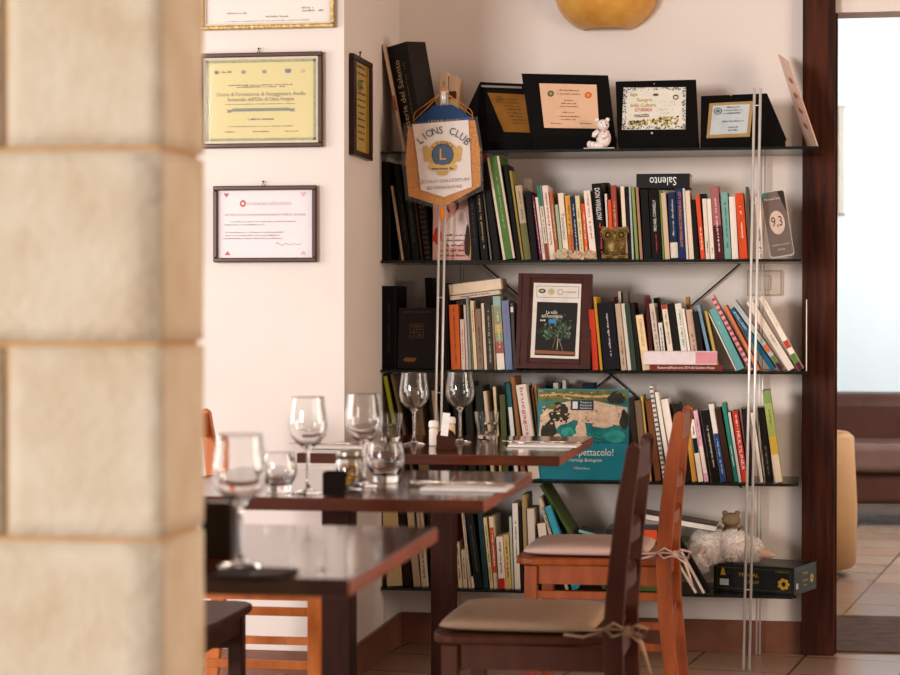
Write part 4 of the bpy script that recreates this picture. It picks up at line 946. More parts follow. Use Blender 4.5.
# toy: body ellipsoids with fur strands
fb = P(722, 566, 6.86); fb.y = 6.86
zbx = SH[4]+Hb+.001
t = thing('plush_toy', 'fluffy white plush chick lying across the board game box', 'soft toy', (fb.x+.004, 6.865, zbx))
ells = [((-.045, -.01, .050), (.060, .05, .058)), ((.030, -.005, .056), (.060, .05, .046)), ((-.072, -.015, .026), (.040, .045, .055)), ((.080, 0, .044), (.042, .038, .038))]
m = MB()
for c, r in ells: m.ball(c, r, seg=20)
m.build('body', mat('f8eee8', .95, var=.02, spec=.02), t)
m = MB(); rr = random.Random(9)
for c, r in ells:
    for i in range(2600):
        u = Vector((rr.gauss(0, 1), rr.gauss(0, 1), rr.gauss(0, 1))).normalized()
        if u.y > .55: continue
        p0 = Vector((c[0]+u.x*r[0]*.97, c[1]+u.y*r[1]*.97, c[2]+u.z*r[2]*.97))
        if p0.z < -.002 and p0.x > -.05: continue
        d = (u+Vector((rr.gauss(0, .5), rr.gauss(0, .5), rr.gauss(0, .5)))).normalized(); L_ = rr.uniform(.008, .016)
        sd = d.cross(Vector((rr.random(), rr.random(), rr.random()))).normalized()*.0011
        q_ = p0+d*L_*.6; e2 = p0+d*L_+Vector((0, 0, -.003))
        if e2.z < .002 and p0.x > -.045: e2.z = .002
        m.add([p0-sd, p0+sd, q_+sd*.7, e2, q_-sd*.7], [(0, 1, 2, 3, 4)])
fur = m.build('fur', mat('f8f2ee', .95, var=.02, spec=.02), t); fur['kind'] = 'stuff'
m = MB(); m.lathe([(.020, 0), (.019, .012), (.013, .034), (.004, .055), (0, .058)], 16, M=Matrix.Translation((.108, -.005, .034)) @ Matrix.Rotation(R(100), 4, 'Y')); m.build('beak', mat('cfa892', .8, bump=.1), t)
m = MB(); m.prism([(-.075, .035), (-.055, .043), (-.062, .055)], 'y', -.072, -.062); m.ball((-.070, -.069, .045), .004, seg=8); m.build('ear', mat('d8b0a0', .7), t)
fb2 = P(731, 540, 7.0)
m = MB()
m.ball((0, 0, .06), (.03, .022, .06)); m.ball((0, -.003, .125), (.028, .022, .024)); m.ball((-.018, 0, .146), .009, seg=10); m.ball((.018, 0, .146), .009, seg=10); m.ball((-.032, -.005, .08), (.012, .012, .028)); m.ball((.032, -.005, .08), (.012, .012, .028))
tag(m.build('teddy_bear', mat('8c745a', .95, var=.15, bump=.3, spec=.05)), 'small tan teddy sitting in shadow behind the fluffy white toy', 'soft toy', loc=(P(731, 540, 6.99).x, 6.995, SH[4]+.001+Hb*0))
o_ = bpy.data.objects['teddy_bear']; o_.location = (P(731, 540, 6.96).x, 6.962, SH[4]+Hb+.001); o_.scale = (1.1, 1, 1.02)
# lying books on the bottom shelf right of the chair
def lb2(label, px0, px1, py, Y, D, H, hexc, roty=0, **kw):
    c = P((px0+px1)/2, py, Y); return lying_book('book', label, c, wpx(px0, px1, Y), D, H, hexc, rot=(0, R(roty), 0), group='books on the bottom shelf', **kw)
z5 = SH[4]
def stackbook(label, px0, px1, z, H, hexc, Y=6.79, D=.17, roty=0, **kw):
    c = P((px0+px1)/2, 590, Y); return lying_book('book', label, Vector((c.x, Y, z)), wpx(px0, px1, Y), D, H, hexc, rot=(0, R(roty), 0), group='books on the bottom shelf', **kw)
stackbook('olive green book lying at the bottom of the flat pile, bottom shelf', 620, 676, z5+.001, .020, '55602c', marks=None)
stackbook('cream paged book lying second from the bottom of the pile', 622, 664, z5+.0216, .030, '8a7c5c', pageside=True, page_hex='d9c890')
stackbook('brown book lying in the middle of the flat pile, bottom shelf', 616, 668, z5+.0522, .035, '3f2a20')
stackbook('beige spiral book lying in the flat pile under the orange labelled one', 612, 676, z5+.0878, .022, '6a5a4c', pageside=True, page_hex='c8b4a0')
stackbook('green and red book lying above the spiral book behind the chair back', 618, 687, z5+.1104, .050, '24381c', bands=[(.22, .34, 'b03a20'), (.36, .5, '5a7a30')])
stackbook('dark book with orange label lying high in the pile behind the chair back', 606, 668, z5+.1610, .036, '2a2420', bands=[(.05, .32, 'd9501f')], marks=None)
t = stackbook('dark picture book with white pages lying askew on top of the pile', 634, 716, z5+.2125, .020, '1c1a18', roty=9, Y=6.80, D=.15, pageside=True, page_hex='dcd6ce')
m = MB(); L_ = wpx(634, 716, 6.8); m.box(-L_*.3, L_*.42, .02, .13, .0201, .0206); m.build('cover_picture', mat('8a4a28', .4, hex2='4a4a2c', scale=30), t)
t = stackbook('small dark booklet with blue edge lying left of the pile, bottom shelf', 578, 606, z5+.170, .010, '2a2a22', roty=14, Y=6.83, D=.12, bands=[(-.5, .45, '7fb2bc')])
stackbook('thick dark box file lying under the small blue edged booklet', 574, 605, z5+.001, .15, '2a2421', Y=6.86, D=.14) if False else None
# leaning binders right of the pile
for k, (x0, x1, xt, yt, hx, lb) in enumerate(((694, 697.2, 672, 556, 'd8cfc8', 'thin white leaning magazine, left one before the game box'), (698, 701, 676, 553, '3a3a34', 'thin grey leaning magazine between two white ones'), (701.8, 705, 680, 552, 'dcd4cc', 'thin white leaning magazine, nearest to the black binder'), (706, 711.5, 676, 540, '14110f', 'black leaning binder touching the board game box'))):
    quickbook(4, x0, x1, xt, yt, hx, lb, Y=6.757, marks=None, d=.03)
# ------------------------------------------------------------- pennant hanging on the left uprights
Yn = 6.70
o0 = P(443, 92, Yn)
t = thing('pennant', 'club pennant with gold fringe hanging on the left chrome uprights', 'pennant', o0)
def pn(px, py, y=0): v = P(px, py, Yn)-o0; v.y += y; return v
m = MB(); m.slab([pn(414, 122.5, .006), pn(433, 105.5, .006), pn(452, 104.5, .006), pn(473.5, 118.5, .006), pn(474, 130, .006), pn(413, 132, .006)], Vector((0, -1, 0)), .002); m.build('blue_panel', mat('1b3c66', .6), t)
m = MB(); put_text(m, 'LIONS CLUB', .018, pn(443.5, 121.8, .0035), VX, VZ, fit=.10); m.build('gold_lettering', mat('c09a4a', .5), t)
# wavy gold border shield
def sheet(mb, pts, y0, amp, mi=0, thick=.0015):
    c = Vector((sum(p[0] for p in pts)/len(pts), sum(p[1] for p in pts)/len(pts)))
    dense = []
    for i in range(len(pts)):
        a, b = pts[i], pts[(i+1) % len(pts)]
        for k in range(6): dense.append((a[0]+(b[0]-a[0])*k/6, a[1]+(b[1]-a[1])*k/6))
    rings = 8; vs = []; n = len(dense)
    for j in range(rings+1):
        f_ = j/rings
        for p in dense:
            px = c[0]+(p[0]-c[0])*f_; py = c[1]+(p[1]-c[1])*f_; v = pn(px, py, y0+amp*math.sin(px*.16)+amp*.5*math.sin(py*.1+1)); vs.append(v)
    fs = [(j*n+i, j*n+(i+1) % n, (j+1)*n+(i+1) % n, (j+1)*n+i) for j in range(rings) for i in range(n)]
    mb.add(vs, fs, mi, True)
m = MB(); shield = [(408, 127), (475, 120), (480, 150), (480.5, 186), (443.5, 207), (408.5, 196), (405.5, 160)]
sheet(m, shield, 0, .0012); m.build('gold_fringe', mat('b0661c', .75, hex2='d09448', scale=160, bump=.4), t)
m = MB(); sheet(m, [(412.5, 124.5), (468.5, 120), (470.5, 152), (472, 187), (444, 197), (421, 190), (417.5, 158)], -.004, .0012); m.build('white_shield', mat('e0d5cf', .5, var=.04), t)
m = MB(); k = P(1, 337, Yn).x-P(0, 337, Yn).x
cx, cy, rad = 443.5, 164.0, 33.5
word = 'LIONS CLUB'
for i, ch in enumerate(word):
    if ch == ' ': continue
    a = R(47-96*i/(len(word)-1)); px = cx-rad*math.sin(a)*.93; py = cy-rad*math.cos(a)
    put_text(m, ch, 9.6*k, pn(px, py, -.0075), VX, VZ, rot=a*.9, sx=.9)
m.build('arched_lettering', mat('2a2c34', .6), t)
m = MB(); c = (443, 155)
disc(m, pn(*c, -.0072), VX, VZ, 14.2*k, 0, rz=.93); disc(m, pn(*c, -.0078), VX, VZ, 9.6*k, 1); disc(m, pn(*c, -.008), VX, VZ, 10.3*k, 2, r2=9.5*k)
put_text(m, 'L', 15*k, pn(*c, -.009), VX, VZ, mi=0)
for i, ch in enumerate('LIONS'):
    a = R(48-24*i); put_text(m, ch, 5.2*k, pn(c[0]-11.9*math.sin(a), c[1]-11.4*math.cos(a), -.0085), VX, VZ, rot=a, mi=2)
m.build('round_emblem', [mat('c9983a'), mat('2c4a6c'), mat('2b2d3a')], t)
m = MB()
for sx in (-1, 1):
    for qi, (dx, dy, rx, rz) in enumerate(((14, -1, 5, 5), (16.5, -5, 3, 4), (15, 4, 3.5, 3))):
        vs = []; cc = pn(c[0]+sx*dx, c[1]+dy, -.0074-.0002*qi-(.0001 if sx > 0 else 0)); 
        disc(m, cc, VX, VZ, rx*k, 0, rz=rz/rx, n=9)
for i in range(5): disc(m, pn(c[0]-10+5*i, c[1]+13.5-abs(i-2)*.6, -.0081-.0001*i), VX, VZ, 4.2*k, 1, rz=.8, n=10)
disc(m, pn(c[0], c[1]+17.5, -.0077), VX, VZ, 5*k, 0, rz=.6, n=10)
scribble(m, pn(c[0], c[1]+14, -.0090), VX, VZ, 20*k, 2.4*k, 2)
m.build('lion_crest', [mat('c49a48'), mat('cfa85c'), mat('4a4640')], t)
m = MB(); put_text(m, 'LICOLO GALLENTUM', 4.2*k, pn(444.5, 181, -.0075), VX, VZ, rot=R(3), fit=46*k); put_text(m, 'ESTERBOLITAE', 4*k, pn(445, 187.5, -.0075), VX, VZ, rot=R(3), fit=32*k); m.build('lower_lettering', mat('8a8486', .6), t)
m = MB(); sheet(m, [(404, 124), (478, 117), (483, 150), (484, 190), (444, 210.5), (406, 200), (402.5, 160)], -.0125, .0022); m.build('plastic_sleeve', sheer('plastic_film', (.95, .95, .95), .07, .12, .7), t)
m = MB()
for a in ((413.5, 121), (415.5, 112), (473.5, 117), (470, 109)): m.tube([pn(443.5, 91, -.004), pn((443.5+a[0])/2, (91+a[1])/2+.6, -.003), pn(*a, -.001)], .0016, 6)
m.tube([pn(415.5, 112, -.001), pn(413.5, 116, -.001), pn(414, 122, -.001)], .0016, 6); m.tube([pn(470, 109, -.001), pn(472.5, 113, -.001), pn(472.5, 119, -.001)], .0016, 6)
m.build('cord', mat('b8742a', .6), t)
m = MB(); m.ball(pn(443, 88.8, -.004), (.006, .005, .006)); m.build('orange_bead', mat('e0701c', .4), t)
m = MB(); m.lathe([(.004, 0), (.010, .002), (.010, .04), (.004, .044)], 14, c=tuple(pn(443.5, 104.5, -.001))); m.build('metal_clip', CHROME, t)
m = MB(); m.lathe([(.006, 0), (.0085, .003), (.0085, .034), (.004, .04)], 12, c=tuple(pn(442.8, 220, -.012))); m.build('orange_tassel', mat('e07a1c', .5), t)
# small folded flag behind the pennant
m = MB(); g = P(484, 165, 6.80)
def fl(px, py, Y=6.80): return P(px, py, Y)-g
m.slab([fl(480, 147), fl(487, 158), fl(493.5, 160.5), fl(488, 168), fl(481, 172)], Vector((0, -1, 0)), .004)
m.slab([fl(483, 151, 6.795), fl(489, 158, 6.795), fl(484, 163, 6.795)], Vector((0, -1, 0)), .004, 1)
tag(m.build('paper_flag', [mat('c88a3a', .6), mat('c8503a', .6)]), 'small orange and red folded flag sticking out right of the pennant', 'flag', loc=g)

# wall socket plate behind the third shelf books
so = P(764.5, 283, YW-.001)
t = thing('wall_socket', 'square white electrical outlet plate on the wall above the leaning books', 'socket', so)
sw = wpx(746.5, 783, YW); 
MB().bbox(-sw/2, sw/2, -.009, 0, -.042, .042, .003).build('cover_plate', mat('cbbbae', .5), t)
m = MB()
for a, b in ((.055, .038), (.022, .022)):
    a = min(a, sw/2-.004)
    for x0, x1, z0, z1 in ((-a, a, b, b+.0015), (-a, a, -b-.0015, -b), (-a, -a+.0015, -b, b), (a-.0015, a, -b, b)): m.box(x0, x1, -.0105, -.0085, z0, z1)
m.build('module_outline', mat('7a6a60', .5), t)

# ------------------------------------------------------------- framed certificates on the left wall
def frame_on_wall(label, px0, px1, py0, py1, fw, fhex, paperhex, Y=YL, gold=False, hook=None, matw=0, fmat=None):
    a = P(px0, py1, Y-.02); b = P(px1, py0, Y-.02); W = b.x-a.x; H = b.z-a.z
    t = thing('picture_frame', label, 'picture frame', (a.x, Y-.001, a.z))
    fm = fmat or mat(fhex, .35, var=.1, coat=.3); m = MB()
    for x0, x1, z0, z1 in ((0, W, H-fw, H), (0, W, 0, fw), (0, fw, fw, H-fw), (W-fw, W, fw, H-fw)): m.bbox(x0, x1, -.019, -.0005, z0, z1, .003)
    m.build('frame', fm, t)
    if gold or matw:
        m = MB(); g = fw+matw
        for x0, x1, z0, z1 in ((fw, W-fw, H-g, H-fw), (fw, W-fw, fw, g), (fw, g, g, H-g), (W-g, W-fw, g, H-g)): m.box(x0, x1, -.013, -.006, z0, z1)
        m.build('inner_lip', mat('c9bba6' if not gold else 'b08a4a', .4, .3 if gold else 0), t)
    MB().box(fw*.6, W-fw*.6, -.008, -.002, fw*.6, H-fw*.6).build('paper', mat(paperhex, .5, var=.02, scale=5, coat=.25), t)
    MB().box(fw*.7, W-fw*.7, -.0125, -.0117, fw*.7, H-fw*.7).build('glass_pane', sheer('frame_glass_'+str(px0), (1, 1, 1), .06, .03), t)
    if hook:
        h_ = P(hook[0], hook[1], Y-.01)-Vector((a.x, Y-.001, a.z)); m = MB()
        m.tube([(h_.x-.004, -.006, H), (h_.x, -.008, H+.012), (h_.x+.004, -.006, H)], .0012, 6); m.ball((h_.x, -.008, H+.013), .003, seg=8); m.tube([(h_.x, .0, H+.013), (h_.x, -.012, H+.014)], .0012, 6)
        m.build('hanging_hook', DKM, t)
    return t, W, H
t, W, H = frame_on_wall('certificate in a mottled gold frame, topmost on the left wall', 200, 334, -75, 30, .012, 'a08050', 'ddd2cb', fmat=mat('8a6a3a', .4, .5, hex2='c9ae78', scale=120, bump=.3), matw=.006)
m = MB()
scribble(m, Vector((W*.27, -.0086, H*.16)), VX, VZ, .06, .006); scribble(m, Vector((W*.57, -.0086, H*.12)), VX, VZ, .07, .006); scribble(m, Vector((W*.84, -.0086, H*.17)), VX, VZ, .07, .006); scribble(m, Vector((W*.8, -.0086, H*.2)), VX, VZ, .04, .006)
scribble(m, Vector((W*.5, -.0086, H*.08)), VX, VZ, .26, .003); m.build('printed_lettering', mat('8a7a74'), t)
t, W, H = frame_on_wall('yellowish tasting course certificate with green border in a brown frame, middle left wall', 198.5, 322, 51, 148.3, .0135, '45291d', 'cdbd7c', hook=(258.5, 46), matw=.006)
m = MB(); g = .0215; bw = .0075
for x0, x1, z0, z1 in ((g, W-g, H-g-bw, H-g), (g, W-g, g, g+bw), (g, g+bw, g, H-g), (W-g-bw, W-g, g, H-g)): m.box(x0, x1, -.0088, -.008, z0, z1)
m.build('green_border', mat('5c6a48', .6, hex2='b0ac7c', scale=260), t)
m = MB()
put_text(m, 'Corso di Formazione di Assaggiatore Avello', .0165, Vector((W*.5, -.0088, H*.565)), VX, VZ, fit=W*.72); put_text(m, "Sensoriale dell'Olio di Oliva Vergine", .0165, Vector((W*.5, -.0088, H*.51)), VX, VZ, fit=W*.54)
for zz, L_, hh_ in ((.66, .20, .004), (.64, .15, .004), (.46, .22, .003), (.30, .08, .007), (.225, .2, .003), (.17, .05, .004)): scribble(m, Vector((W*.5, -.0088, H*zz)), VX, VZ, L_, hh_)
scribble(m, Vector((W*.25, -.0088, H*.17)), VX, VZ, .03, .004); scribble(m, Vector((W*.75, -.0088, H*.17)), VX, VZ, .04, .004)
m.build('printed_lettering', mat('5f5a3a'), t)
m = MB(); m.prism([(W*.22, H*.375), (W*.26, H*.375), (W*.26, H*.385), (W*.74, H*.385), (W*.74, H*.378), (W*.78, H*.378), (W*.765, H*.395), (W*.78, H*.41), (W*.74, H*.41), (W*.72, H*.418), (W*.28, H*.418), (W*.26, H*.405), (W*.22, H*.405), (W*.235, H*.39)], 'y', -.009, -.0082); m.build('ribbon_banner', mat('6a7660'), t)
m = MB()
for fx, mi in ((.14, 0), (.36, 1), (.53, 1), (.72, 2), (.84, 3)): disc(m, Vector((W*fx, -.0088, H*.80)), VX, VZ, .007, mi, rz=.8)
scribble(m, Vector((W*.215, -.0088, H*.80)), VX, VZ, .035, .006, 0); rect(m, Vector((W*.72, -.009, H*.805)), VX, VZ, .017, .011, 2)
m.build('logo_row', [mat('6a5a3c'), mat('7c7c58'), mat('5c5a86'), mat('b0a468')], t)
t, W, H = frame_on_wall('white certificate with small red hearts in a dark brown frame, lowest left wall', 212.8, 316, 185, 262.4, .0135, '45291f', 'ddd4d8', hook=(263, 180))
m = MB()
for x, z, mi, r_ in ((.125, .88, 0, 1), (.135, .12, 0, 1), (.87, .88, 1, 1), (.87, .125, 1, 1)):
    s1 = 1 if z > .5 else -1; m.add([Vector((W*x-.008, -.0088, H*z+.004*s1)), Vector((W*x-.004, -.0088, H*z+.007*s1)), Vector((W*x, -.0088, H*z+.004*s1)), Vector((W*x+.004, -.0088, H*z+.007*s1)), Vector((W*x+.008, -.0088, H*z+.004*s1)), Vector((W*x, -.0088, H*z-.007*s1))], [(5, 0, 1, 2), (5, 2, 3, 4)], mi)
disc(m, Vector((W*.285, -.0088, H*.77)), VX, VZ, .0095, 0, rz=1.1); disc(m, Vector((W*.285, -.009, H*.77)), VX, VZ, .004, 2)
m.build('red_hearts', [mat('b03a3c'), mat('d9a0a8'), mat('ddd4d8')], t)
m = MB(); put_text(m, 'novaculzzon', .020, Vector((W*.54, -.0088, H*.77)), VX, VZ, fit=W*.42); m.build('faint_heading', mat('b9a0a2'), t)
m = MB(); put_text(m, 'ATTESTATO DI RICONOSCIMENTO PER IL QUALE', .009, Vector((W*.5, -.0088, H*.62)), VX, VZ, fit=W*.78); m.build('red_line', mat('a86a6c'), t)
m = MB()
for zz, x0, L_ in ((.53, .48, .2), (.49, .3, .12), (.39, .4, .18), (.35, .38, .17), (.31, .38, .18)): scribble(m, Vector((W*x0, -.0088, H*zz)), VX, VZ, L_, .0042)
m.tube([Vector((W*(.6+.25*i/12), -.0088, H*(.235+.03*math.sin(i*1.7)*math.exp(-i*.12)))) for i in range(13)], .0006, 4)
m.build('printed_lettering', mat('9a8a8c'), t)
# narrow frame on the return wall (faces +X)
a = PX(353.5, 154, XR+.015); b = PX(372.5, 154, XR+.015)
zt_ = PX(353, 52.5, XR+.015).z; zb_ = PX(353, 154.5, XR+.015).z
t = thing('picture_frame', 'narrow dark framed gilt diploma seen edge-on round the wall corner', 'picture frame', (XR+.001, a.y, zb_), (0, 0, 0))
Wf, Hf = b.y-a.y, zt_-zb_
m = MB()
for y0, y1, z0, z1 in ((0, Wf, Hf-.018, Hf), (0, Wf, 0, .018), (0, .04, .018, Hf-.018), (Wf-.03, Wf, .018, Hf-.018)): m.bbox(.0005, .016, y0, y1, z0, z1, .003)
m.build('frame', mat('2c1810', .35, coat=.3), t)
m = MB(); m.box(.001, .009, .03, Wf-.02, .012, Hf-.012); m.build('paper', mat('a88d50', .5, coat=.3), t)
m = MB(); m.box(.008, .0125, Wf-.075, Wf-.045, .018, Hf-.018); m.build('gold_fillet', mat('c49a3a', .3, .6), t)
m = MB(); rr = random.Random(2)
for i in range(12): scribble(m, Vector((.0095, Wf*.48, Hf*(.9-.065*i))), VY, VZ, Wf*.45*rr.uniform(.5, 1), .007)
disc(m, Vector((.0095, Wf*.4, Hf*.72)), VY, VZ, .035, 1, rz=.5)
m.build('printed_lettering', [mat('4a3c28'), mat('6a6c3c')], t)
m = MB(); m.tube([(.006, Wf*.42, Hf), (.008, Wf*.45, Hf+.014), (.006, Wf*.48, Hf)], .0014, 6); m.ball((.008, Wf*.45, Hf+.016), .004, seg=8); m.build('hanging_hook', DKM, t)

# ------------------------------------------------------------- tables
TZ = .75
def table(label, y0, y1, group='pedestal tables in a row'):
    x1, x0 = -.642, -1.345
    t = thing('dining_table', label, 'table', ((x0+x1)/2, (y0+y1)/2, 0), group=group)
    W, D = x1-x0, y1-y0
    m = MB(); m.bbox(-W/2, W/2, -D/2, D/2, TZ-.027, TZ, .0025); m.build('tabletop', WOODT, t)
    m = MB(); m.box(W/2-.001, W/2+.0008, -D/2+.003, D/2-.003, TZ-.0245, TZ-.0028); m.build('lit_edge', EDGE_LIT, t)  # strip added on the right edge only, its light painted in
    m = MB(); m.bbox(-.06, .005, -.035, .035, .03, TZ-.045, .003); m.build('pedestal', DARKW, t)
    m = MB(); m.bbox(-W*.12, W*.12, -.03, .03, TZ-.045, TZ-.027, .002).bbox(-.03, .03, -D*.15, D*.15, TZ-.045, TZ-.027, .002); m.build('top_bracket', DARKW, t)
    m = MB(); m.bbox(-.19, .13, -.22, .22, .0005, .03, .006); m.build('base_plate', DARKW, t)
table('nearest dark varnished pedestal table beside the stone pillar', 2.93, 3.66)
table('middle dark varnished table with jar and water glasses', 4.19, 4.95)
table('farthest dark varnished table, in front of the bookshelf', 5.50, 6.36)
bpy.data.objects['dining_table.002'].location.z = 0

# glassware
def wine_glass(px, py, label, group='wine glasses on the tables', s=1.0, roll=0):
    c = PZ(px, py, TZ+.0008)
    t = thing('wine_glass', label, 'wine glass', c, group=group)
    pr = [(0, .0), (.034, .0), (.0345, .0012), (.030, .003), (.012, .006), (.0055, .012), (.0038, .022), (.0036, .080), (.0042, .090), (.010, .096), (.026, .107), (.037, .122), (.0415, .140), (.0405, .160), (.037, .182), (.0347, .2015), (.0345, .2028), (.0340, .2034), (.0335, .2028), (.0337, .2015), (.036, .182), (.0395, .160), (.0405, .141), (.036, .123), (.025, .109), (.009, .0985), (0, .0975)]
    m = MB(); m.lathe([(r*s, z*s) for r, z in pr], 40); o = m.build('glass_body', GLASS, t)
    return t
wine_glass(414, 444.5, 'empty wine glass, left of the two on the farthest table')
wine_glass(460, 442.5, 'empty wine glass, right of the two on the farthest table')
wine_glass(308, 493, 'empty wine glass left of the jar on the middle table', s=.98)
wine_glass(364, 486, 'empty wine glass behind the jar on the middle table', s=.98)
wine_glass(240, 566, 'large wine glass beside the stone pillar on the nearest table', s=.96)
def tumbler(px, py, label, r0=.028, r1=.0375, h=.082):
    c = PZ(px, py, TZ+.0008)
    t = thing('tumbler', label, 'glass', c, group='faceted tumblers on the farthest table')
    pr = [(0, 0), (r0*.92, 0), (r0, .004), (r0+.001, .012), (r0+(r1-r0)*.45, h*.55), (r0+(r1-r0)*.62, h*.6), (r1, h), (r1-.0025, h), (r0+(r1-r0)*.62-.003, h*.6), (r0-.003, .014), (0, .011)]
    m = MB(); m.lathe(pr, 12, smooth=False); m.build('glass_body', GLASS, t)
tumbler(487, 439.5, 'faceted tumbler right of the wine glasses on the farthest table')
tumbler(390, 441.5, 'faceted tumbler at the left of the farthest table, behind the round glass')
def round_glass(px, py, label, r, h):
    c = PZ(px, py, TZ+.0008)
    t = thing('stemless_glass', label, 'glass', c, group='round stemless glasses on the middle table')
    pr = [(0, 0), (r*.62, 0), (r*.68, .003), (r*.62, .011), (r*.78, .022), (r*.97, h*.42), (r, h*.55), (r*.93, h*.8), (r*.845, h*.985), (r*.84, h*.995), (r*.825, h), (r*.81, h*.995), (r*.815, h*.985), (r*.9, h*.8), (r*.965, h*.55), (r*.93, h*.43), (r*.73, .026), (r*.4, .015), (0, .0135)]
    m = MB(); m.lathe(pr, 36); m.build('glass_body', GLASS, t)
round_glass(385.5, 482, 'round stemless water glass right of the jar on the middle table', .043, .088)
round_glass(279, 492, 'round stemless water glass left of the wine glass on the middle table', .038, .083)
# jar of preserves
c = PZ(349, 490, TZ+.0008)
t = thing('preserve_jar', 'clear jar of brown preserved vegetables with a lid on the middle table', 'jar', c)
MB().lathe([(0, 0), (.026, 0), (.0285, .004), (.0285, .060), (.025, .066), (.025, .070), (.0235, .070), (.0235, .064), (.0265, .058), (.0265, .006), (0, .004)], 32).build('glass_body', GLASS, t)
m = MB(); rr = random.Random(1)
for i in range(46):
    a = rr.uniform(0, 2*PI); q = math.sqrt(rr.random())*.019; m.ball((q*math.cos(a), q*math.sin(a), .012+rr.random()*.042), (.006, .004, .0055), mi=rr.choice((0, 1, 2)), seg=8)
m.build('preserves', [mat('8a5a1c', .4), mat('4a3012', .4), mat('b8862e', .4)], t)
m = MB(); m.lathe([(0, .0705), (.0275, .0705), (.028, .072), (.028, .083), (.026, .085), (0, .085)], 32); m.build('lid', mat('8c8478', .3, .7), t)
c = PZ(334, 495.5, TZ+.0008)
t = thing('card_holder', 'small black arched card holder in front of the preserve jar', 'card holder', c)
def arch(w, h, y0, y1, r=.006): return rrect(-w/2, w/2, 0, h, r)
MB().prism(arch(.044, .05, 0, 0), 'y', -.010, -.006).prism(arch(.044, .05, 0, 0), 'y', .006, .010).bbox(-.022, .022, -.006, .006, 0, .006, .001).build('holder', mat('1a1310', .85, spec=.05), t)
# condiment set on farthest table
c = PZ(446, 449.5, TZ+.0008)
t = thing('condiment_holder', 'dark wooden condiment holder between the two far wine glasses', 'holder', c)
MB().prism([(-.026, 0), (.026, 0), (.026, .036), (.020, .048), (.008, .055), (-.008, .055), (-.020, .048), (-.026, .036)], 'y', -.004, .004).bbox(-.026, .026, -.02, .03, 0, .006, .001).build('stand', mat('3a1a10', .7, spec=.1), t)
for px, lab in ((433.5, 'white capped salt shaker left of the condiment holder'), (451, 'white capped shaker behind the condiment holder')):
    c2 = PZ(px, 445.5 if px < 440 else 441, TZ+.0008)
    t = thing('shaker', lab, 'shaker', c2, group='shakers on the farthest table')
    MB().lathe([(0, 0), (.011, 0), (.0125, .002), (.0125, .045), (.010, .050), (0, .050)], 20).build('glass_body', mat('d9b68c' if px > 440 else 'e0d4c8', .3, coat=.5), t)
    MB().lathe([(0, .0505), (.0135, .0505), (.014, .053), (.0135, .066), (.010, .070), (0, .071)], 20).build('cap', mat('e6ded6', .35), t)
c = PZ(444.5, 450.5, TZ+.0008); 
t = thing('menu_card', 'small white card standing in the condiment holder', 'card', c+Vector((0, -.004, .040)), (0, R(6), 0))
MB().box(-.010, .010, -.0018, -.001, 0, .062).build('card', mat('e4dedb', .6), t)
# napkins and cutlery
def napkin(px0, px1, py, label, hexc='e2dcda', D=.14, cutl=True, far=False, thick=.006):
    a = PZ(px0, py, TZ); b = PZ(px1, py, TZ); W = b.x-a.x
    t = thing('napkin', label, 'napkin', (a.x, a.y, TZ+.0006), group='folded napkins on the tables')
    NM = mat(hexc, .9, var=.04, scale=60, bump=.1)
    m = MB(); m.bbox(0, W, 0, D, 0, thick*.5, .0015); m.build('lower_fold', NM, t)
    m = MB(); m.bbox(.002, W-.003, .002, D-.003, thick*.5+.0001, thick, .0015); m.build('upper_fold', NM, t)
    return Vector((a.x, a.y, TZ+.0006+thick)), W, D
STEEL = mat('b8a898', .2, 1)
def fork(loc, rz, label, L=.2):
    t = thing('fork', label, 'fork', loc, (0, 0, rz), 'forks on the napkins')
    m = MB(); m.tube([(0, 0, .002), (.05, 0, .0035), (.11, 0, .004), (.135, 0, .003)], .0055, 8, taper=[1, .8, .45, .5], flat=.3); m.build('handle', STEEL, t)
    m = MB(); m.prism([(.132, -.004), (.15, -.012), (.165, -.012), (.165, .012), (.15, .012), (.132, .004)], 'z', .002, .004)
    m.build('neck', STEEL, t)
    for i in range(4):
        y = -.0102+i*.0068; m = MB(); m.tube([(.163, y, .003), (.185, y, .0045), (.205, y, .0075)], .0016, 6, taper=[1, .9, .5]); m.build('tine', STEEL, t)
def knife(loc, rz, label):
    t = thing('knife', label, 'knife', loc, (0, 0, rz), 'knives on the napkins')
    m = MB(); m.tube([(0, 0, .003), (.04, 0, .004), (.10, 0, .004)], .006, 8, taper=[.8, 1, .8], flat=.45); m.build('handle', STEEL, t)
    m = MB(); m.prism([(.10, -.005), (.19, -.009), (.215, -.004), (.222, .004), (.10, .005)], 'z', .0032, .0046); m.build('blade', STEEL, t)
o, W, D = napkin(507, 578, 447.5, 'white folded napkin with cutlery at the right of the farthest table')
fork(o+Vector((W*.98, .05, .0003)), R(174), 'fork on the right napkin of the farthest table')
knife(o+Vector((W*.99, .10, .0003)), R(176), 'knife on the right napkin of the farthest table')
o, W, D = napkin(419, 508, 491.5, 'white folded napkin with cutlery on the middle table')
fork(o+Vector((W*.95, .06, .0003)), R(178), 'fork on the napkin of the middle table')
knife(o+Vector((W*.97, .11, .0003)), R(175), 'knife on the napkin of the middle table')
o, W, D = napkin(306, 366, 449, 'white folded napkin with cutlery at the left of the farthest table')
fork(o+Vector((W*.95, .06, .0003)), R(172), 'fork on the left napkin of the farthest table')
knife(o+Vector((W*.97, .10, .0003)), R(188), 'knife on the left napkin of the farthest table')
o, W, D = napkin(206, 283, 581, 'dark brown folded napkin on the nearest table', '2a1c16', D=.12)
fork(o+Vector((W*.55, .02, .0003)), R(35), 'fork lying across the dark napkin', .2); bpy.data.objects['fork.003'].scale = (.6, .6, .6)
c = PZ(221, 556, TZ+.0008)
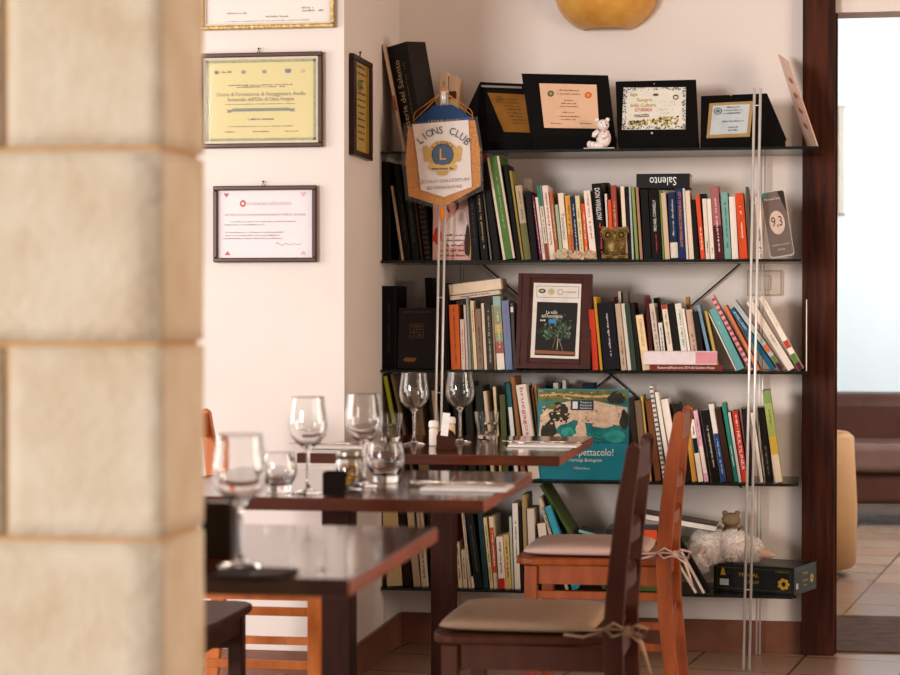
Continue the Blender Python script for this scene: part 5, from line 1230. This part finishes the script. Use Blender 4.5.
t = thing('condiment_box', 'dark brown wooden condiment box beside the pillar on the nearest table', 'box', c)
MB().bbox(-.026, .022, -.02, .02, 0, .078, .003).build('box_body', mat('2c1a12', .4), t)
MB().bbox(-.021, .017, -.015, .015, .0785, .084, .001).build('lid', mat('3a241a', .3, coat=.4), t)

# ------------------------------------------------------------- chairs
def chair(label, X, Y, rz, wood, seatmat, cushmat, tie=True, cushion=True, ch=.036, fd=1.0):
    """faces local -X; origin at floor under seat centre"""
    t = thing('dining_chair', label, 'chair', (X, Y, 0), (0, 0, rz), 'wooden ladder-back chairs')
    hw = .215
    def post(y):
        c = [(.238, 0), (.222, .12), (.205, .30), (.200, .45), (.208, .56), (.222, .70), (.243, .84)]
        w_ = [.036, .038, .040, .042, .040, .038, .030]
        n = 22; L_ = []; Rr = []
        for i in range(n+1):
            f_ = i/n*(len(c)-1); k = min(int(f_), len(c)-2); u = f_-k; u2 = u*u*(3-2*u)*.3+u*.7
            x = c[k][0]+(c[k+1][0]-c[k][0])*u2; z = c[k][1]+(c[k+1][1]-c[k][1])*u; w = w_[k]+(w_[k+1]-w_[k])*u
            L_.append((x-w/2, z)); Rr.append((x+w/2, z))
        top = [(.243+.013*math.cos(a), .84+.013*math.sin(a)) for a in [R(150), R(90), R(30)]]
        pts = L_+top+Rr[::-1]
        m = MB()
        k = len(L_); N = len(pts)
        vs = [Vector((x, y-.014, z)) for x, z in pts]+[Vector((x, y+.014, z)) for x, z in pts]
        fs = []
        for i in range(k-1): fs += [(i, i+1, N-2-i, N-1-i), (N+i, N+N-1-i, N+N-2-i, N+i+1)]
        fs += [tuple(range(k-1, k+4)), tuple(reversed(range(N+k-1, N+k+4)))]
        fs += [(i, i+N, (i+1) % N+N, (i+1) % N) for i in range(N)]
        m.add(vs, fs); o = m.build('rear_post', wood, t)
        b = o.modifiers.new('bevel', 'BEVEL'); b.width = .003; b.segments = 2; b.limit_method = 'ANGLE'
    post(-hw+.014); post(hw-.014)
    for y in (-hw+.02, hw-.02):
        m = MB(); m.bbox(-.185*fd, -.185*fd+.035, y-.0175, y+.0175, 0, .421, .003); m.build('front_leg', wood, t)
    def slat(z, h, x):
        m = MB(); n = 10; vs = []
        for i in range(n+1):
            y = -hw+.028+(2*hw-.056)*i/n; b = .018*(1-(2*i/n-1)**2)
            for dx, dz in ((-.006, 0), (.006, 0), (.006, h), (-.006, h)): vs.append(Vector((x+b+dx, y, z+dz)))
        fs = [(4*i+j, 4*i+(j+1) % 4, 4*i+4+(j+1) % 4, 4*i+4+j) for i in range(n) for j in range(4)]+[(0, 3, 2, 1), (4*n, 4*n+1, 4*n+2, 4*n+3)]
        m.add(vs, fs); m.build('back_slat', wood, t)
    slat(.775, .065, .236); slat(.635, .032, .215); slat(.535, .032, .206)
    m = MB(); pts = [(x*fd if x < 0 else x, y) for x, y in [(.195, -hw+.028), (.195, hw-.028), (-.16, hw), (-.19, hw-.01), (-.21, hw-.04), (-.215, hw-.08), (-.215, -hw+.08), (-.21, -hw+.04), (-.19, -hw+.01), (-.16, -hw)]]
    m.prism(pts, 'z', .422, .442); o = m.build('seat', seatmat, t); b = o.modifiers.new('bevel', 'BEVEL'); b.width = .006; b.segments = 3; b.limit_method = 'ANGLE'
    m = MB()
    for y in (-hw+.016, hw-.030): m.box(-.185*fd+.035, .182, y, y+.014, .370, .4215)
    m.box(-.18*fd, -.18*fd+.014, -hw+.038, hw-.038, .370, .4215); m.box(.19, .205, -hw+.028, hw-.028, .370, .4215); m.build('apron', wood, t)
    for y in (-hw+.016, hw-.016):
        for z in (.19, .33): m = MB(); m.bbox(-.185*fd+.033, .198, y-.008, y+.008, z, z+.022, .002); m.build('side_stretcher', wood, t)
    for x, z in ((-.168*fd, .25), (.205, .26)): m = MB(); m.bbox(x-.008, x+.008, -hw+.037, hw-.037, z, z+.022, .002); m.build('cross_stretcher', wood, t)
    if cushion:
        m = MB(); nx, ny = 22, 22; top = []; 
        def cz(u, v):
            e_ = (1-abs(u)**5)*(1-abs(v)**5); return e_**.45
        vs = []; 
        for s1 in (1, -1):
            for i in range(nx+1):
                for j in range(ny+1):
                    u = 2*i/nx-1; v = 2*j/ny-1; k = .5*ch*cz(u, v)
                    rr_ = 1-.04*(u*u*v*v); z = .4425+ch*.42+(k if s1 > 0 else -k*.84)
                    z += .003*noise.noise(Vector((u*2, v*2, Y)))*cz(u, v) if s1 > 0 else 0
                    vs.append(Vector(((-.02 if fd == 1 else -.008)+(.178 if fd == 1 else .172)*u*rr_, .190*v*rr_, z)))
        NN = (nx+1)*(ny+1)
        fs = [(s*NN+i*(ny+1)+j, s*NN+(i+1)*(ny+1)+j, s*NN+(i+1)*(ny+1)+j+1, s*NN+i*(ny+1)+j+1) for s in (0, 1) for i in range(nx) for j in range(ny)]
        m.add(vs, fs, 0, True); cu = m.build('cushion', cushmat, t)
        if tie:
            y0 = -hw+.0
            m = MB()
            m.tube([(.12, y0+.03, 0.458), (.165, y0-.004, 0.462), (.20, y0-.008, 0.466), (.222, y0-.006, 0.465), (.238, y0+.004, 0.462)], .0105, 8, flat=.3)
            m.tube([(.235, y0, 0.462), (.252, y0-.018, 0.476), (.275, y0-.02, 0.470), (.268, y0-.014, 0.452), (.238, y0-.002, 0.460)], .0095, 8, flat=.3)
            m.tube([(.23, y0-.004, 0.462), (.205, y0-.022, 0.480), (.185, y0-.024, 0.468), (.20, y0-.018, 0.452), (.23, y0-.004, 0.460)], .0095, 8, flat=.3)
            m.tube([(.236, y0-.004, 0.458), (.262, y0-.016, 0.440), (.272, y0-.016, 0.408), (.282, y0-.016, 0.373)], .0105, 8, flat=.3)
            m.tube([(.18, y0-.008, 0.460), (.14, y0-.012, 0.448), (.10, y0-.008, 0.452)], .0095, 8, flat=.3)
            m.ball((.234, y0-.008, 0.462), (.012, .009, .011), seg=10); m.build('cushion_tie', cushmat, cu)
    return t
W_SHADED = mat('3a180a', .5, hex2='4c2410', scale=7, stretch=(5, 5, .7), spec=.2)  # darker copy of the chair wood: shade put into the colour
W2 = mat('7c3610', .35, hex2='9a4c1c', scale=7, stretch=(5, 5, .7), spec=.4)
W_LIT = mat('b05c28', .35, hex2='c87438', scale=7, stretch=(5, 5, .7))  # brighter copy of the chair wood: light put into the colour
CU1 = mat('967860', .9, hex2='a68870', scale=200, bump=.1)
CU2 = mat('c4a498', .9, hex2='d0b2a6', scale=200, bump=.1)
chair('dark brown ladder-back chair with tan cushion, nearest at the right', -.605, 4.635, 0, W_SHADED, W_SHADED, CU1, fd=.88)
chair('reddish brown ladder-back chair with pale pink cushion, nearer the bookshelf', -.595, 6.03+.02, 0, W2, W2, CU2)
chair('orange brown ladder-back chair beyond the wine glasses, against the left wall side', -1.44, 5.60, PI, W_LIT, W_LIT, CU2, tie=False)
chair('dark chair mostly hidden by the stone pillar, left of the middle table', -1.50, 4.66, PI, W_SHADED, W_SHADED, CU1, tie=False, cushion=False)

# ------------------------------------------------------------- room beyond the doorway
SOF = mat('3c2119', .4, hex2='4c2c22', scale=6, coat=.1)
yf = 11.2
xs = P(838, 480, yf).x
zs = lambda py, Y: P(860, py, Y).z
t = thing('sofa', 'dark brown leather sofa in the room beyond the doorway', 'sofa', (xs+.8, yf+.45, 0))
zt1, zt2, zt3 = zs(393, yf+.6), zs(447, yf+.1), zs(505, yf)
m = MB(); m.bbox(-1.1, 1.1, -.40, .45, max(.03, zt3), zt2-.12, .03, seg=3); m.build('base', SOF, t)
for i in range(2): m = MB(); m.bbox(-1.0+i*1.0, -.01+i*1.0, -.45, .15, zt2-.13, zt2+.02, .04, seg=4); m.build('seat_cushion', mat('5a4038', .35, hex2='6a4e44', scale=5, coat=.2), t)
m = MB(); m.bbox(-1.1, 1.1, .12, .45, zt2-.1, zt1, .07, seg=4); m.build('backrest', SOF, t)
for sx in (-1, 1): m = MB(); m.bbox(sx*1.16-.14, sx*1.16+.14, -.45, .45, max(.03, zt3), zt1-.04, .06, seg=4); m.build('armrest', SOF, t)
for sx in (-1, 1):
    for y in (-.35, .38): m = MB(); m.box(sx*1.1-.03, sx*1.1+.03, y-.03, y+.03, 0, zt3+.02); m.build('foot', BLACK, t)
# tan tub chair just behind the jamb
ya = 8.9
a = P(835, 480, ya); b = P(857, 480, ya)
ztop = P(850, 436, ya).z; zleg = P(850, 575, ya).z
t = thing('armchair', 'tan leather tub chair peeking out behind the timber post', 'chair', (b.x-.28, ya+.3, 0))
TAN = mat('b98858', .5, hex2='a5754a', scale=5)
m = MB(); n = 24
pr = [(.27, 0), (.285, .02), (.29, .25), (.275, ztop-zleg-.02), (.25, ztop-zleg), (.225, ztop-zleg-.02), (.22, .3), (.2, .1)]
vs = [Vector((r*math.cos(R(-110+310*i/n)), r*math.sin(R(-110+310*i/n)), zleg+z)) for r, z in pr for i in range(n+1)]
m.add(vs, [(j*(n+1)+i, j*(n+1)+i+1, (j+1)*(n+1)+i+1, (j+1)*(n+1)+i) for j in range(len(pr)-1) for i in range(n)], 0, True)
m.build('tub_back', TAN, t)
m = MB(); m.lathe([(0, 0), (.25, 0), (.26, .03), (.26, .2), (.22, .24), (0, .25)], 28, c=(0, 0, zleg+.01)); m.build('seat', TAN, t)
for sx in (-1, 1):
    for sy in (-1, 1): m = MB(); m.tube([(sx*.17, sy*.17, zleg+.01), (sx*.2, sy*.2, 0)], .018, 8, taper=[1, .7]); m.build('leg', mat('8a6038', .5), t)
# white rail on the far wall
a = P(841, 213, 12.58); h_ = P(841, 108, 12.58).z-a.z
t = thing('wall_panel', 'white slatted rail fixed vertically on the far room wall', 'panel', (a.x, 12.58, a.z))
m = MB(); m.bbox(-.016, .016, -.02, .018, 0, h_, .003); m.build('rail', mat('cfc4b6', .4), t)
m = MB(); m.bbox(-.022, .022, -.012, .019, -.01, .0, .002).bbox(-.022, .022, -.012, .019, h_, h_+.01, .002); m.build('end_cap', mat('b0a598', .4), t)

# ------------------------------------------------------------- printed matter belongs to the part that carries it
CARRY = {('cover', 'slipcase'): ('title_text', 'title_lettering', 'spine_band', 'spine_border', 'subtitle_lettering', 'cover_picture', 'cover_photo', 'cover_badge', 'red_mark', 'gilt_lettering', 'gilt_square', 'gilt_ornament'),
 ('plate',): ('engraving', 'engraved_lettering', 'seals', 'printed_design', 'certificate_paper', 'certificate_lettering'),
 ('paper',): ('printed_lettering', 'red_hearts', 'faint_heading', 'red_line', 'ribbon_banner', 'logo_row', 'green_border'),
 ('white_mat',): ('picture_ground', 'tree_picture', 'caption_text', 'blue_tab', 'header_emblems'),
 ('white_shield',): ('arched_lettering', 'round_emblem', 'lion_crest', 'lower_lettering'), ('blue_panel',): ('gold_lettering',),
 ('face_panel',): ('score_disc', 'score_text', 'small_text', 'teal_corner', 'dark_corner'),
 ('box_body',): ('gold_border', 'wheel_emblem', 'title_text', 'trophy_mark', 'side_text', 'age_label', 'side_label', 'small_lettering')}
base_ = lambda o: o.name.split('.')[0]
for root in [o for o in COL.objects if o.type == 'EMPTY' and o.parent is None]:
    kids = list(root.children)
    for hosts, names in CARRY.items():
        h_ = next((k for k in kids if base_(k) in hosts), None)
        if h_:
            for k in kids:
                if base_(k) in names: k.parent = h_
